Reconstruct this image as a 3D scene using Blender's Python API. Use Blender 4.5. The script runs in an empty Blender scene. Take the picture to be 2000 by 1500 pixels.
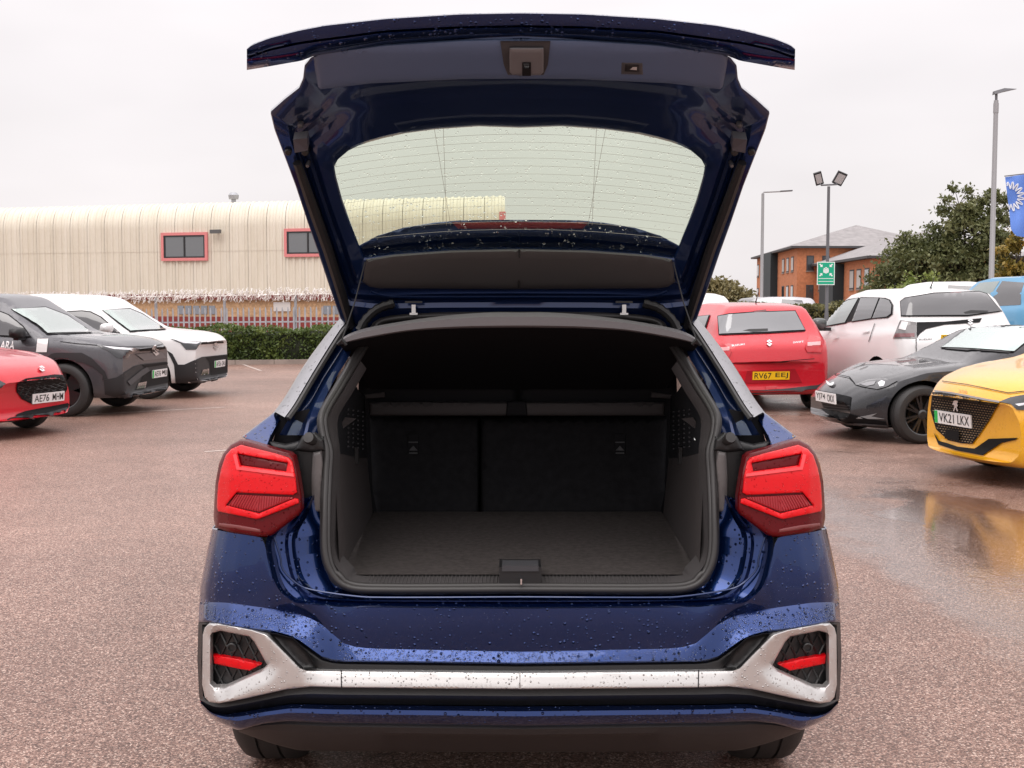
import bpy, bmesh, math, random
import numpy as np
from mathutils import Vector, Matrix
from mathutils.geometry import delaunay_2d_cdt
from mathutils.bvhtree import BVHTree
random.seed(7); np.random.seed(7)
scene = bpy.context.scene
COL = scene.collection

# ------------------------------------------------------------------ camera
F, CX, CY, CAMH = 2350.0, 1000.0, 750.0, 1.5
PITCH = math.radians(3.9)
cam_d = bpy.data.cameras.new('camera'); cam = bpy.data.objects.new('camera', cam_d); COL.objects.link(cam)
cam.location = (0, 0, CAMH); cam.rotation_euler = (math.pi/2-PITCH, 0, 0)
cam_d.sensor_width = 36; cam_d.lens = F/2000*36; cam_d.clip_end = 2000; cam_d.clip_start = 0.05
scene.camera = cam

# ------------------------------------------------------------------ overcast sky and soft sun
SUN_EL, SUN_AZ = math.radians(52), math.radians(200)
world = bpy.data.worlds.new('World'); scene.world = world; world.use_nodes = True
wn, wl = world.node_tree.nodes, world.node_tree.links
wn.clear()
def wnode(t, **k):
    n = wn.new(t)
    for a, b in k.items(): setattr(n, a, b)
    return n
w_out = wnode('ShaderNodeOutputWorld'); w_bg = wnode('ShaderNodeBackground'); w_bg2 = wnode('ShaderNodeBackground'); w_add = wnode('ShaderNodeAddShader')
sky = wnode('ShaderNodeTexSky', sky_type='NISHITA'); sky.sun_disc = False; sky.sun_elevation = SUN_EL; sky.sun_rotation = SUN_AZ
sky.air_density = 1.0; sky.dust_density = 4.0
w_bg.inputs['Strength'].default_value = 0.012
wl.new(sky.outputs[0], w_bg.inputs['Color'])
# the cloud layer: CIE overcast luminance (1+2 sin e)/3, lightly mottled
tc = wnode('ShaderNodeTexCoord'); sep = wnode('ShaderNodeSeparateXYZ'); wl.new(tc.outputs['Generated'], sep.inputs[0])
mx = wnode('ShaderNodeMath', operation='MAXIMUM'); wl.new(sep.outputs['Z'], mx.inputs[0]); mx.inputs[1].default_value = 0.0
pw_ = wnode('ShaderNodeMath', operation='POWER'); wl.new(mx.outputs[0], pw_.inputs[0]); pw_.inputs[1].default_value = 2.0
ma = wnode('ShaderNodeMath', operation='MULTIPLY_ADD'); wl.new(pw_.outputs[0], ma.inputs[0]); ma.inputs[1].default_value = 2.3; ma.inputs[2].default_value = 1.0
mp = wnode('ShaderNodeMapping'); mp.inputs['Scale'].default_value = (1.2, 1.2, 3.6); wl.new(tc.outputs['Generated'], mp.inputs[0])
nz = wnode('ShaderNodeTexNoise'); nz.inputs['Scale'].default_value = 2.2; nz.inputs['Detail'].default_value = 3.5; wl.new(mp.outputs[0], nz.inputs['Vector'])
mr = wnode('ShaderNodeMapRange'); mr.inputs['From Min'].default_value = .3; mr.inputs['From Max'].default_value = .7
mr.inputs['To Min'].default_value = .92; mr.inputs['To Max'].default_value = 1.08; wl.new(nz.outputs['Fac'], mr.inputs['Value'])
mm = wnode('ShaderNodeMath', operation='MULTIPLY'); wl.new(ma.outputs[0], mm.inputs[0]); wl.new(mr.outputs[0], mm.inputs[1])
SKYL = 0.87
ms = wnode('ShaderNodeMath', operation='MULTIPLY'); wl.new(mm.outputs[0], ms.inputs[0]); ms.inputs[1].default_value = SKYL
w_bg2.inputs['Color'].default_value = (1.0, .945, .95, 1)
wl.new(ms.outputs[0], w_bg2.inputs['Strength'])
wl.new(w_bg.outputs[0], w_add.inputs[0]); wl.new(w_bg2.outputs[0], w_add.inputs[1]); wl.new(w_add.outputs[0], w_out.inputs['Surface'])
sun_d = bpy.data.lights.new('sun', 'SUN'); sun_d.energy = 0.8; sun_d.angle = math.radians(35); sun_d.color = (1, .96, .92)
sun = bpy.data.objects.new('sun', sun_d); COL.objects.link(sun)
sd = Vector((math.sin(SUN_AZ)*math.cos(SUN_EL), math.cos(SUN_AZ)*math.cos(SUN_EL), math.sin(SUN_EL)))
sun.rotation_euler = sd.to_track_quat('Z', 'Y').to_euler()
scene.view_settings.view_transform = 'Standard'; scene.view_settings.look = 'None'
scene.view_settings.exposure = 0.0; scene.view_settings.gamma = 1.0; scene.view_settings.use_curve_mapping = False
scene.render.engine = 'CYCLES'
scene.cycles.transparent_max_bounces = 16

# ------------------------------------------------------------------ pixel <-> place
_cp, _sp = math.cos(PITCH), math.sin(PITCH)
def pdir(px, py):
    a = (px-CX)/F; b = -(py-CY)/F
    return Vector((a, _cp+b*_sp, -_sp+b*_cp))
def P(px, py, Y):
    d = pdir(px, py); t = Y/d.y
    return Vector((d.x*t, Y, CAMH+d.z*t))
def PG(px, py, z=0.0):
    d = pdir(px, py); t = (z-CAMH)/d.z
    return Vector((d.x*t, d.y*t, z))
def interp(x, pts):
    """piecewise linear through (x,y) points, any order"""
    pts = sorted(pts)
    return float(np.interp(x, [p[0] for p in pts], [p[1] for p in pts]))
def sstep(a, b, x):
    t = min(1, max(0, (x-a)/(b-a))); return t*t*(3-2*t)

# ------------------------------------------------------------------ materials
_M = {}
def mat(name, col=(.5, .5, .5), rough=.5, metal=0.0, coat=0.0, spec=.5, bump=None, var=None, drops=0.0, emit=None, trans=0, ior=1.5, aniso=0):
    """bump=(scale,distance) noise relief; var=(scale,amount) colour mottling; drops=voronoi bead relief (density per metre)"""
    if name in _M: return _M[name]
    m = bpy.data.materials.new(name); m.use_nodes = True; _M[name] = m
    n, l = m.node_tree.nodes, m.node_tree.links
    b = n['Principled BSDF']
    b.inputs['Base Color'].default_value = (*col, 1); b.inputs['Roughness'].default_value = rough
    b.inputs['Metallic'].default_value = metal; b.inputs['Coat Weight'].default_value = coat; b.inputs['Coat Roughness'].default_value = .04
    b.inputs['Specular IOR Level'].default_value = spec; b.inputs['IOR'].default_value = ior
    if trans: b.inputs['Transmission Weight'].default_value = trans
    if emit: b.inputs['Emission Color'].default_value = (*emit[0], 1); b.inputs['Emission Strength'].default_value = emit[1]
    geo = n.new('ShaderNodeNewGeometry')
    nrm = None
    if bump:
        t = n.new('ShaderNodeTexNoise'); t.inputs['Scale'].default_value = bump[0]; t.inputs['Detail'].default_value = 4
        l.new(geo.outputs['Position'], t.inputs['Vector'])
        bp = n.new('ShaderNodeBump'); bp.inputs['Distance'].default_value = bump[1]; bp.inputs['Strength'].default_value = 1
        l.new(t.outputs['Fac'], bp.inputs['Height']); nrm = bp.outputs[0]
    if drops:
        v = n.new('ShaderNodeTexVoronoi'); v.inputs['Scale'].default_value = drops; l.new(geo.outputs['Position'], v.inputs['Vector'])
        sp = n.new('ShaderNodeSeparateColor'); l.new(v.outputs['Color'], sp.inputs[0])
        rad = n.new('ShaderNodeMapRange'); rad.inputs['From Min'].default_value = .25; rad.inputs['From Max'].default_value = 1.0
        rad.inputs['To Min'].default_value = 0.0; rad.inputs['To Max'].default_value = .40; l.new(sp.outputs[0], rad.inputs['Value'])
        sub = n.new('ShaderNodeMath'); sub.operation = 'SUBTRACT'; l.new(rad.outputs[0], sub.inputs[0]); l.new(v.outputs['Distance'], sub.inputs[1])
        mxn = n.new('ShaderNodeMath'); mxn.operation = 'MAXIMUM'; l.new(sub.outputs[0], mxn.inputs[0]); mxn.inputs[1].default_value = 0
        pw = n.new('ShaderNodeMath'); pw.operation = 'POWER'; l.new(mxn.outputs[0], pw.inputs[0]); pw.inputs[1].default_value = .6
        bp2 = n.new('ShaderNodeBump'); bp2.inputs['Distance'].default_value = .9/drops; bp2.inputs['Strength'].default_value = 1
        l.new(pw.outputs[0], bp2.inputs['Height'])
        if nrm: l.new(nrm, bp2.inputs['Normal'])
        if coat: l.new(bp2.outputs[0], b.inputs['Coat Normal'])
        nrm = bp2.outputs[0]
    if nrm: l.new(nrm, b.inputs['Normal'])
    if var:
        t2 = n.new('ShaderNodeTexNoise'); t2.inputs['Scale'].default_value = var[0]; t2.inputs['Detail'].default_value = 6
        l.new(geo.outputs['Position'], t2.inputs['Vector'])
        mr = n.new('ShaderNodeMapRange'); mr.inputs['From Min'].default_value = .3; mr.inputs['From Max'].default_value = .7
        mr.inputs['To Min'].default_value = 1-var[1]; mr.inputs['To Max'].default_value = 1+var[1]; l.new(t2.outputs['Fac'], mr.inputs['Value'])
        mxc = n.new('ShaderNodeVectorMath'); mxc.operation = 'SCALE'; mxc.inputs[0].default_value = col; l.new(mr.outputs[0], mxc.inputs['Scale'])
        l.new(mxc.outputs[0], b.inputs['Base Color'])
    return m

def glass_mat(name, tint, gloss=.08, rough=.01, drops=0):
    """thin pane: tinted clear film plus mirror reflection by facing angle"""
    if name in _M: return _M[name]
    m = bpy.data.materials.new(name); m.use_nodes = True; _M[name] = m
    n, l = m.node_tree.nodes, m.node_tree.links; n.clear()
    o = n.new('ShaderNodeOutputMaterial'); t = n.new('ShaderNodeBsdfTransparent'); g = n.new('ShaderNodeBsdfGlossy'); mix = n.new('ShaderNodeMixShader')
    t.inputs[0].default_value = (*tint, 1); g.inputs['Roughness'].default_value = rough
    lw = n.new('ShaderNodeFresnel'); lw.inputs[0].default_value = 1.5
    l.new(lw.outputs[0], mix.inputs[0]); l.new(t.outputs[0], mix.inputs[1]); l.new(g.outputs[0], mix.inputs[2]); l.new(mix.outputs[0], o.inputs[0])
    return m

# ------------------------------------------------------------------ objects
def wm(o):
    b = Matrix.LocRotScale(o.location, o.rotation_euler, o.scale)
    return (wm(o.parent) @ o.matrix_parent_inverse @ b) if o.parent else b
def setp(o, label=None, cat=None, group=None, kind=None):
    if label: o['label'] = label
    if cat: o['category'] = cat
    if group: o['group'] = group
    if kind: o['kind'] = kind
    return o
def empty(name, loc=(0, 0, 0), rz=0, **k):
    o = bpy.data.objects.new(name, None); COL.objects.link(o); o.location = loc; o.rotation_euler = (0, 0, rz); o.empty_display_size = .1
    return setp(o, **k)
def link(name, me, m=None, parent=None, smooth=35, **k):
    if m is not None and not me.materials:
        for q in (m if isinstance(m, (list, tuple)) else [m]): me.materials.append(q)
    o = bpy.data.objects.new(name, me); COL.objects.link(o)
    if parent is not None:
        o.parent = parent; o.matrix_parent_inverse = wm(parent).inverted()
    if smooth:
        me.polygons.foreach_set('use_smooth', [True]*len(me.polygons))
        try: me.set_sharp_from_angle(angle=math.radians(smooth))
        except Exception: pass
    return setp(o, **k)
def mesh_of(verts, faces, name='mesh'):
    me = bpy.data.meshes.new(name); me.from_pydata([tuple(v) for v in verts], [], [tuple(f) for f in faces]); me.update(); return me
def fixn(me, toward=None):
    bm = bmesh.new(); bm.from_mesh(me); bmesh.ops.remove_doubles(bm, verts=bm.verts, dist=1e-5)
    bmesh.ops.recalc_face_normals(bm, faces=bm.faces)
    bm.to_mesh(me); bm.free(); return me

class MB:
    """collects shapes into one mesh"""
    def __init__(s): s.v = []; s.f = []; s.mi = []; s.m = 0
    def add(s, vs, fs):
        b = len(s.v); s.v += [Vector(q) for q in vs]; s.f += [[b+i for i in f] for f in fs]; s.mi += [s.m]*len(fs); return s
    def box(s, x0, x1, y0, y1, z0, z1):
        vs = [(x, y, z) for x in (x0, x1) for y in (y0, y1) for z in (z0, z1)]
        return s.add(vs, [(0, 1, 3, 2), (4, 6, 7, 5), (0, 4, 5, 1), (2, 3, 7, 6), (0, 2, 6, 4), (1, 5, 7, 3)])
    def obox(s, c, ax, ay, az):
        c = Vector(c); ax = Vector(ax); ay = Vector(ay); az = Vector(az)
        vs = [c+ax*i+ay*j+az*k for i in (-1, 1) for j in (-1, 1) for k in (-1, 1)]
        return s.add(vs, [(0, 1, 3, 2), (4, 6, 7, 5), (0, 4, 5, 1), (2, 3, 7, 6), (0, 2, 6, 4), (1, 5, 7, 3)])
    def tube(s, pts, r, n=8, cap=True):
        pts = [Vector(p) for p in pts]; rs = r if isinstance(r, (list, tuple)) else [r]*len(pts)
        b = len(s.v); up = Vector((0, 0, 1)); prev = None
        for i, p in enumerate(pts):
            t = (pts[min(i+1, len(pts)-1)]-pts[max(i-1, 0)]).normalized()
            if prev is None:
                a = t.cross(up) if abs(t.z) < .95 else t.cross(Vector((1, 0, 0)))
            else: a = prev - t*prev.dot(t)
            a.normalize(); prev = a; c = t.cross(a)
            for k in range(n):
                w = 2*math.pi*k/n; s.v.append(p+(a*math.cos(w)+c*math.sin(w))*rs[i])
        for i in range(len(pts)-1):
            for k in range(n):
                s.f.append([b+i*n+k, b+i*n+(k+1) % n, b+(i+1)*n+(k+1) % n, b+(i+1)*n+k]); s.mi.append(s.m)
        if cap:
            s.f.append([b+k for k in range(n)][::-1]); s.f.append([b+(len(pts)-1)*n+k for k in range(n)]); s.mi += [s.m]*2
        return s
    def lathe(s, prof, axis_o, axis_d, ref, n=24, close=False):
        """prof: (along, radius)"""
        o = Vector(axis_o); d = Vector(axis_d).normalized(); a = Vector(ref); a = (a-d*a.dot(d)).normalized(); c = d.cross(a); b = len(s.v)
        for (h, r) in prof:
            for k in range(n):
                w = 2*math.pi*k/n; s.v.append(o+d*h+(a*math.cos(w)+c*math.sin(w))*r)
        m = len(prof)
        for i in range(m if close else m-1):
            j = (i+1) % m
            for k in range(n):
                s.f.append([b+i*n+k, b+i*n+(k+1) % n, b+j*n+(k+1) % n, b+j*n+k]); s.mi.append(s.m)
        return s
    def build(s, name, m, parent=None, smooth=35, norm=True, **k):
        me = mesh_of(s.v, s.f, name)
        if len(set(s.mi)) > 1: me.polygons.foreach_set('material_index', s.mi)
        if norm:
            bm = bmesh.new(); bm.from_mesh(me); bmesh.ops.recalc_face_normals(bm, faces=bm.faces); bm.to_mesh(me); bm.free()
        return link(name, me, m, parent, smooth, **k)

# ------------------------------------------------------------------ curves, lofts, traced patches
def catmull(pts, n, closed=False):
    """resample a polyline smoothly to n points, spaced by length"""
    pts = [np.array(p, float) for p in pts]
    q = [2*pts[0]-pts[1]]+pts+[2*pts[-1]-pts[-2]]
    out = []
    for i in range(1, len(q)-2):
        for t in np.linspace(0, 1, 9)[:-1]:
            a, b, c, d = q[i-1:i+3]
            out.append(.5*((2*b)+(-a+c)*t+(2*a-5*b+4*c-d)*t*t+(-a+3*b-3*c+d)*t**3))
    out.append(pts[-1]); out = np.array(out)
    L = np.concatenate([[0], np.cumsum(np.linalg.norm(np.diff(out, axis=0), axis=1))])
    s = np.linspace(0, L[-1], n)
    return np.stack([np.interp(s, L, out[:, k]) for k in range(out.shape[1])], 1)
def lin(pts, n):
    pts = np.array(pts, float); L = np.concatenate([[0], np.cumsum(np.linalg.norm(np.diff(pts, axis=0), axis=1))])
    s = np.linspace(0, L[-1], n)
    return np.stack([np.interp(s, L, pts[:, k]) for k in range(pts.shape[1])], 1)
def grid_faces(r, c, off=0, wrap=False):
    f = []
    for i in range(r-1):
        for j in range(c if wrap else c-1):
            k = (j+1) % c
            f.append((off+i*c+j, off+i*c+k, off+(i+1)*c+k, off+(i+1)*c+j))
    return f
X0 = 0.021            # centre plane of the blue car
def mir(v): return Vector((2*X0-v[0], v[1], v[2]))
def loft(name, rows, m, parent, mirror='weld', smooth=35, thick=0, tdir=(0, 1, 0), **k):
    """rows: lists of world points, all the same length"""
    r, c = len(rows), len(rows[0]); vs = [Vector(p) for row in rows for p in row]; fs = grid_faces(r, c)
    return solid(name, vs, fs, m, parent, mirror, smooth, thick, tdir, **k)
def solid(name, vs, fs, m, parent, mirror, smooth=35, thick=0, tdir=(0, 1, 0), **k):
    if thick:
        from collections import Counter
        n = len(vs); d = Vector(tdir)*thick
        cnt = Counter(); dirn = {}
        for f in fs:
            for i in range(len(f)):
                e = (f[i], f[(i+1) % len(f)]); cnt[tuple(sorted(e))] += 1; dirn[tuple(sorted(e))] = e
        vs = vs+[v+d for v in vs]; fs2 = list(fs)+[tuple(reversed([i+n for i in f])) for f in fs]
        for e, q in cnt.items():
            if q == 1: a, b = dirn[e]; fs2.append((b, a, a+n, b+n))
        fs = fs2
    res = []
    def mk(vv, ff):
        me = mesh_of(vv, ff, name); fixn(me)
        # face the camera where the sheet is open
        if not thick:
            s = sum((p.normal.dot(Vector(p.center)-Vector((0, 0, CAMH)))*p.area) for p in me.polygons)
            if s > 0: me.flip_normals()
        res.append(link(name, me, m, parent, smooth, **k))
    if mirror == 'weld':
        n = len(vs); mk(vs+[mir(v) for v in vs], list(fs)+[tuple(reversed([i+n for i in f])) for f in fs])
    elif mirror == 'pair':
        mk(vs, fs); mk([mir(v) for v in vs], [tuple(reversed(f)) for f in fs])
    else: mk(vs, fs)
    return res if mirror == 'pair' else res[0]

def inpoly(pts, poly):
    pts = np.asarray(pts); poly = np.asarray(poly); x, y = pts[:, 0], pts[:, 1]; r = np.zeros(len(pts), bool)
    j = len(poly)-1
    for i in range(len(poly)):
        xi, yi = poly[i]; xj, yj = poly[j]
        c = ((yi > y) != (yj > y)) & (x < (xj-xi)*(y-yi)/((yj-yi) if yj != yi else 1e-9)+xi)
        r ^= c; j = i
    return r
def segdist(pts, poly, closed=True):
    pts = np.asarray(pts, float); poly = np.asarray(poly, float); best = np.full(len(pts), 1e9)
    n = len(poly)
    for i in range(n if closed else n-1):
        a = poly[i]; b = poly[(i+1) % n]; ab = b-a; L = max(ab@ab, 1e-12)
        t = np.clip(((pts-a)@ab)/L, 0, 1); best = np.minimum(best, np.linalg.norm(pts-(a+t[:, None]*ab), axis=1))
    return best
def cdt_fill(poly, holes=(), step=10., ring=()):
    """triangulate a 2-D outline with an inner grid; returns pts, tris"""
    def dens(pl):
        out = []
        for i in range(len(pl)):
            a = np.array(pl[i], float); b = np.array(pl[(i+1) % len(pl)], float); k = max(1, int(np.linalg.norm(b-a)/step))
            out += [a+(b-a)*t/k for t in range(k)]
        return out
    loops = [dens(poly)]+[dens(h) for h in holes]
    vs = []; es = []
    for lp in loops:
        b = len(vs); vs += lp; es += [(b+i, b+(i+1) % len(lp)) for i in range(len(lp))]
    P_ = np.array(poly, float); lo = P_.min(0); hi = P_.max(0)
    g = np.array([(x+(step*.5 if k % 2 else 0), y) for k, y in enumerate(np.arange(lo[1]+step*.5, hi[1], step*.87)) for x in np.arange(lo[0]+step*.5, hi[0], step)])
    extra = []
    for rr in ring:
        for lp in loops:
            A = np.array(lp); T = np.roll(A, -1, 0)-np.roll(A, 1, 0); N = np.stack([-T[:, 1], T[:, 0]], 1); N /= np.maximum(np.linalg.norm(N, axis=1), 1e-9)[:, None]
            for sgn in (1, -1): extra.append(A+N*sgn*rr)
    def keep(pts, margin):
        if len(pts) == 0: return pts
        ok = inpoly(pts, poly)
        for h in holes: ok &= ~inpoly(pts, h)
        d = segdist(pts, poly)
        for h in holes: d = np.minimum(d, segdist(pts, h))
        return pts[ok & (d > margin)]
    mr_ = max(ring) if ring else 0
    if len(g): g = keep(g, max(step*.35, mr_*1.05))
    ex = np.concatenate(extra) if extra else np.zeros((0, 2))
    if len(ex): ex = keep(ex, min(ring)*.8)
    allv = [Vector((float(p[0]), float(p[1]))) for p in vs]+[Vector((float(p[0]), float(p[1]))) for p in ex]+[Vector((float(p[0]), float(p[1]))) for p in g]
    r = delaunay_2d_cdt(allv, es, [], 0, 1e-4)
    V = np.array([(v.x, v.y) for v in r[0]]); T = [tuple(f) for f in r[2]]
    C = np.array([V[list(f)].mean(0) for f in T]); ok = inpoly(C, poly)
    for h in holes: ok &= ~inpoly(C, h)
    return V, [t for t, o in zip(T, ok) if o]
def patch(name, poly, depth, m, parent, holes=(), step=12., thick=.012, tdir=(0, 1, 0), rnd=None, mirror='pair', smooth=40, center=False, **k):
    """traced outline on the surface Y=depth(px,py); rnd=(pixels, metres) rounds the rim back"""
    ring = (rnd[0]*.15, rnd[0]*.45, rnd[0]) if rnd else ()
    V, T = cdt_fill(poly, holes, step, ring)
    if rnd:
        d = segdist(V, poly)
        for h in holes: d = np.minimum(d, segdist(V, h))
        if center: # no rounding along the centre plane
            pl = [p for p in poly]; dd = np.full(len(V), 1e9)
            for i in range(len(pl)):
                a, b = pl[i], pl[(i+1) % len(pl)]
                if a[0] >= center-.5 and b[0] >= center-.5: continue
                dd = np.minimum(dd, segdist(V, [a, b], False))
            for h in holes: dd = np.minimum(dd, segdist(V, h))
            d = dd
        q = np.clip(1-d/rnd[0], 0, 1); off = rnd[1]*(1-np.sqrt(np.maximum(0, 1-q*q)))
    vs = []
    for i, (x, y) in enumerate(V):
        Y = depth(x, y)+(off[i] if rnd else 0); v = P(x, y, Y)
        if center and x >= center-.5: v.x = X0
        vs.append(v)
    return solid(name, vs, T, m, parent, mirror, smooth, thick, tdir, **k)

def dome_mesh_into(mb, c, n, r, h, k=6, closed=False):
    n = n.normalized(); a = n.orthogonal().normalized(); b = n.cross(a); base = len(mb.v)
    ph = random.random()*6
    for (rr, hh) in ((1., 0.), (.92, .45), (.6, .85)):
        for i in range(k):
            w = 2*math.pi*i/k+ph; mb.v.append(c+(a*math.cos(w)+b*math.sin(w))*r*rr+n*h*hh)
    mb.v.append(c+n*h)
    if closed: mb.f.append([base+i for i in range(k)][::-1]); mb.mi.append(0)
    for j in range(2):
        for i in range(k): mb.f.append([base+j*k+i, base+j*k+(i+1) % k, base+(j+1)*k+(i+1) % k, base+(j+1)*k+i]); mb.mi.append(0)
    for i in range(k): mb.f.append([base+2*k+i, base+2*k+(i+1) % k, base+3*k]); mb.mi.append(0)
def droplets(name, objs, count, r, m, parent, filt=None, flat=.45, side=1, flip=False):
    """beads of water on the camera-facing faces of objs"""
    tris = []; w = []
    for o in objs:
        me = o.data; me.calc_loop_triangles()
        for t in me.loop_triangles:
            a, b, c = [me.vertices[i].co.copy() for i in t.vertices]; n = (b-a).cross(c-a); ar = n.length
            if ar < 1e-9: continue
            n /= ar; ce = (a+b+c)/3
            if n.dot(ce-Vector((0, 0, CAMH)))*side > 0: continue
            if filt and not filt(ce, n): continue
            tris.append((a, b, c, n)); w.append(ar)
    if not tris: return None
    w = np.array(w); w /= w.sum(); idx = np.random.choice(len(tris), count, p=w); mb = MB()
    for i in idx:
        a, b, c, n = tris[i]; u, v = random.random(), random.random()
        if u+v > 1: u, v = 1-u, 1-v
        p = a+(b-a)*u+(c-a)*v; rr = r[0]+(r[1]-r[0])*random.random()**3.2
        dome_mesh_into(mb, p-n*(.0002 if not flip else .0008), -n if flip else n, rr, rr*flat*2*random.uniform(.7, 1), closed=flip)
    return mb.build(name, m, parent, smooth=80, norm=False, kind='stuff')
# ------------------------------------------------------------------ ground
def ground_material():
    m = bpy.data.materials.new('wet_asphalt'); m.use_nodes = True; n, l = m.node_tree.nodes, m.node_tree.links; b = n['Principled BSDF']
    geo = n.new('ShaderNodeNewGeometry'); pos = geo.outputs['Position']
    def noise(sc, det=4, rough=.6, vec=None):
        t = n.new('ShaderNodeTexNoise'); t.inputs['Scale'].default_value = sc; t.inputs['Detail'].default_value = det; t.inputs['Roughness'].default_value = rough
        l.new(vec or pos, t.inputs['Vector']); return t.outputs['Fac']
    def rng(v, a, b_, c, d):
        r = n.new('ShaderNodeMapRange'); r.inputs[1].default_value = a; r.inputs[2].default_value = b_; r.inputs[3].default_value = c; r.inputs[4].default_value = d; l.new(v, r.inputs[0]); return r.outputs[0]
    def math_(op, a, c):
        r = n.new('ShaderNodeMath'); r.operation = op
        for i, q in enumerate((a, c)):
            if isinstance(q, (int, float)): r.inputs[i].default_value = q
            else: l.new(q, r.inputs[i])
        return r.outputs[0]
    # stones: coloured chippings in dark binder
    vo = n.new('ShaderNodeTexVoronoi'); vo.inputs['Scale'].default_value = 150; l.new(pos, vo.inputs['Vector'])
    sc = n.new('ShaderNodeSeparateColor'); l.new(vo.outputs['Color'], sc.inputs[0])
    ramp = n.new('ShaderNodeValToRGB'); cr = ramp.color_ramp
    cr.elements[0].position = 0; cr.elements[0].color = (.10, .052, .040, 1); cr.elements[1].position = 1; cr.elements[1].color = (.80, .60, .50, 1)
    for p, c in ((.3, (.235, .13, .10, 1)), (.6, (.35, .208, .163, 1)), (.85, (.51, .325, .26, 1))):
        e = cr.elements.new(p); e.color = c
    l.new(sc.outputs[0], ramp.inputs[0])
    binder = rng(vo.outputs['Distance'], .35, .75, 1.0, .55)
    big = rng(noise(.32, 3), .35, .68, .76, 1.14); mid = rng(noise(2.4, 4), .3, .7, .9, 1.1)
    sx = n.new('ShaderNodeSeparateXYZ'); l.new(pos, sx.inputs[0])
    # puddle: long hollow right of the car, ragged edge
    wob = n.new('ShaderNodeTexNoise'); wob.inputs['Scale'].default_value = 1.1; wob.inputs['Detail'].default_value = 4; l.new(pos, wob.inputs['Vector'])
    ws = n.new('ShaderNodeSeparateColor'); l.new(wob.outputs['Color'], ws.inputs[0])
    xd = math_('ADD', sx.outputs[0], math_('MULTIPLY', math_('SUBTRACT', ws.outputs[0], .5), 1.3)); yd = math_('ADD', sx.outputs[1], math_('MULTIPLY', math_('SUBTRACT', ws.outputs[1], .5), 2.2))
    ex = math_('DIVIDE', math_('SUBTRACT', xd, 3.22), .60); ey = math_('DIVIDE', math_('SUBTRACT', yd, 7.6), 2.3)
    rr = math_('ADD', math_('MULTIPLY', ex, ex), math_('MULTIPLY', ey, ey))
    pud = rng(rr, .75, 1.15, 1.0, 0.0)
    e2x = math_('DIVIDE', math_('SUBTRACT', xd, 2.45), .42); e2y = math_('DIVIDE', math_('SUBTRACT', yd, 7.0), 3.0)
    streak = math_('MULTIPLY', rng(math_('ADD', math_('MULTIPLY', e2x, e2x), math_('MULTIPLY', e2y, e2y)), .3, 1.3, 1.0, 0.0), .72)
    pud = math_('MAXIMUM', pud, streak)
    # general film of rain: thicker in low noise areas and towards the right-hand bays
    film = rng(noise(.55, 5, .62), .44, .62, 0.0, 1.0)
    side = rng(sx.outputs[0], .8, 3.0, .05, .6)
    wet = math_('MAXIMUM', math_('MULTIPLY', film, side), pud)
    dark = rng(wet, 0, 1, 1.0, .62)
    mul = math_('MULTIPLY', math_('MULTIPLY', big, mid), math_('MULTIPLY', binder, dark))
    v = n.new('ShaderNodeVectorMath'); v.operation = 'SCALE'; l.new(ramp.outputs[0], v.inputs[0]); l.new(mul, v.inputs['Scale']); l.new(v.outputs[0], b.inputs['Base Color'])
    l.new(rng(wet, 0, 1, .44, .10), b.inputs['Roughness'])
    rip = math_('MULTIPLY', noise(22, 2), .0002)
    h = math_('ADD', math_('MULTIPLY', math_('ADD', rng(vo.outputs['Distance'], 0, .6, 1, 0), noise(240, 2)), math_('MULTIPLY', rng(wet, 0, 1, 1, .1), .0022)), rip)
    bp = n.new('ShaderNodeBump'); bp.inputs['Distance'].default_value = 1; bp.inputs['Strength'].default_value = 1; l.new(h, bp.inputs['Height']); l.new(bp.outputs[0], b.inputs['Normal'])
    b.inputs['Specular IOR Level'].default_value = .28
    # clear water film on top
    l.new(rng(wet, .25, .9, .1, .8), b.inputs['Coat Weight']); b.inputs['Coat Roughness'].default_value = .07; b.inputs['Coat IOR'].default_value = 1.33
    bp2 = n.new('ShaderNodeBump'); bp2.inputs['Distance'].default_value = 1; l.new(math_('MULTIPLY', noise(30, 2), math_('ADD', math_('MULTIPLY', rng(wet, 0, 1, 1, 0), .0015), .0006)), bp2.inputs['Height']); l.new(bp2.outputs[0], b.inputs['Coat Normal'])
    return m
GM = ground_material()
def gz(x, y): return .5*sstep(17.5, 23, y)*sstep(5.5, 9, x)
gx = np.concatenate([[-600, -100], np.linspace(-40, 40, 81), [100, 600]]); gy = np.concatenate([[-60], np.linspace(-5, 60, 66), [100, 250, 900]])
gm = MB(); gm.add([(x, y, gz(x, y)) for y in gy for x in gx], grid_faces(len(gy), len(gx))); gm.build('ground', GM, smooth=80, kind='structure')

# ------------------------------------------------------------------ the blue car, boot open
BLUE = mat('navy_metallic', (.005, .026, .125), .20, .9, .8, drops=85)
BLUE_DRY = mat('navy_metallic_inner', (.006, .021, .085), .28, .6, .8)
BLACKP = mat('black_plastic', (.012, .012, .013), .42, bump=(900, .0004))
GREYP = mat('grey_plastic', (.045, .045, .05), .5, bump=(1200, .0004))
DIFF = mat('diffuser_plastic', (.022, .020, .021), .5, bump=(1500, .0004))
RUBBER = mat('rubber_seal', (.03, .028, .028), .42)
SILVER = mat('satin_silver', (.62, .61, .60), .36, .7, drops=140)
CARPET = mat('boot_carpet', (.066, .058, .056), .95, spec=.1, bump=(700, .003), var=(60, .2))
TRIM = mat('boot_trim', (.06, .055, .056), .75, spec=.25, bump=(600, .001))
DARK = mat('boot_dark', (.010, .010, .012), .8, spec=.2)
SEATF = mat('seat_fabric', (.017, .017, .019), .95, spec=.1, bump=(500, .002), var=(40, .15))
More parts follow.
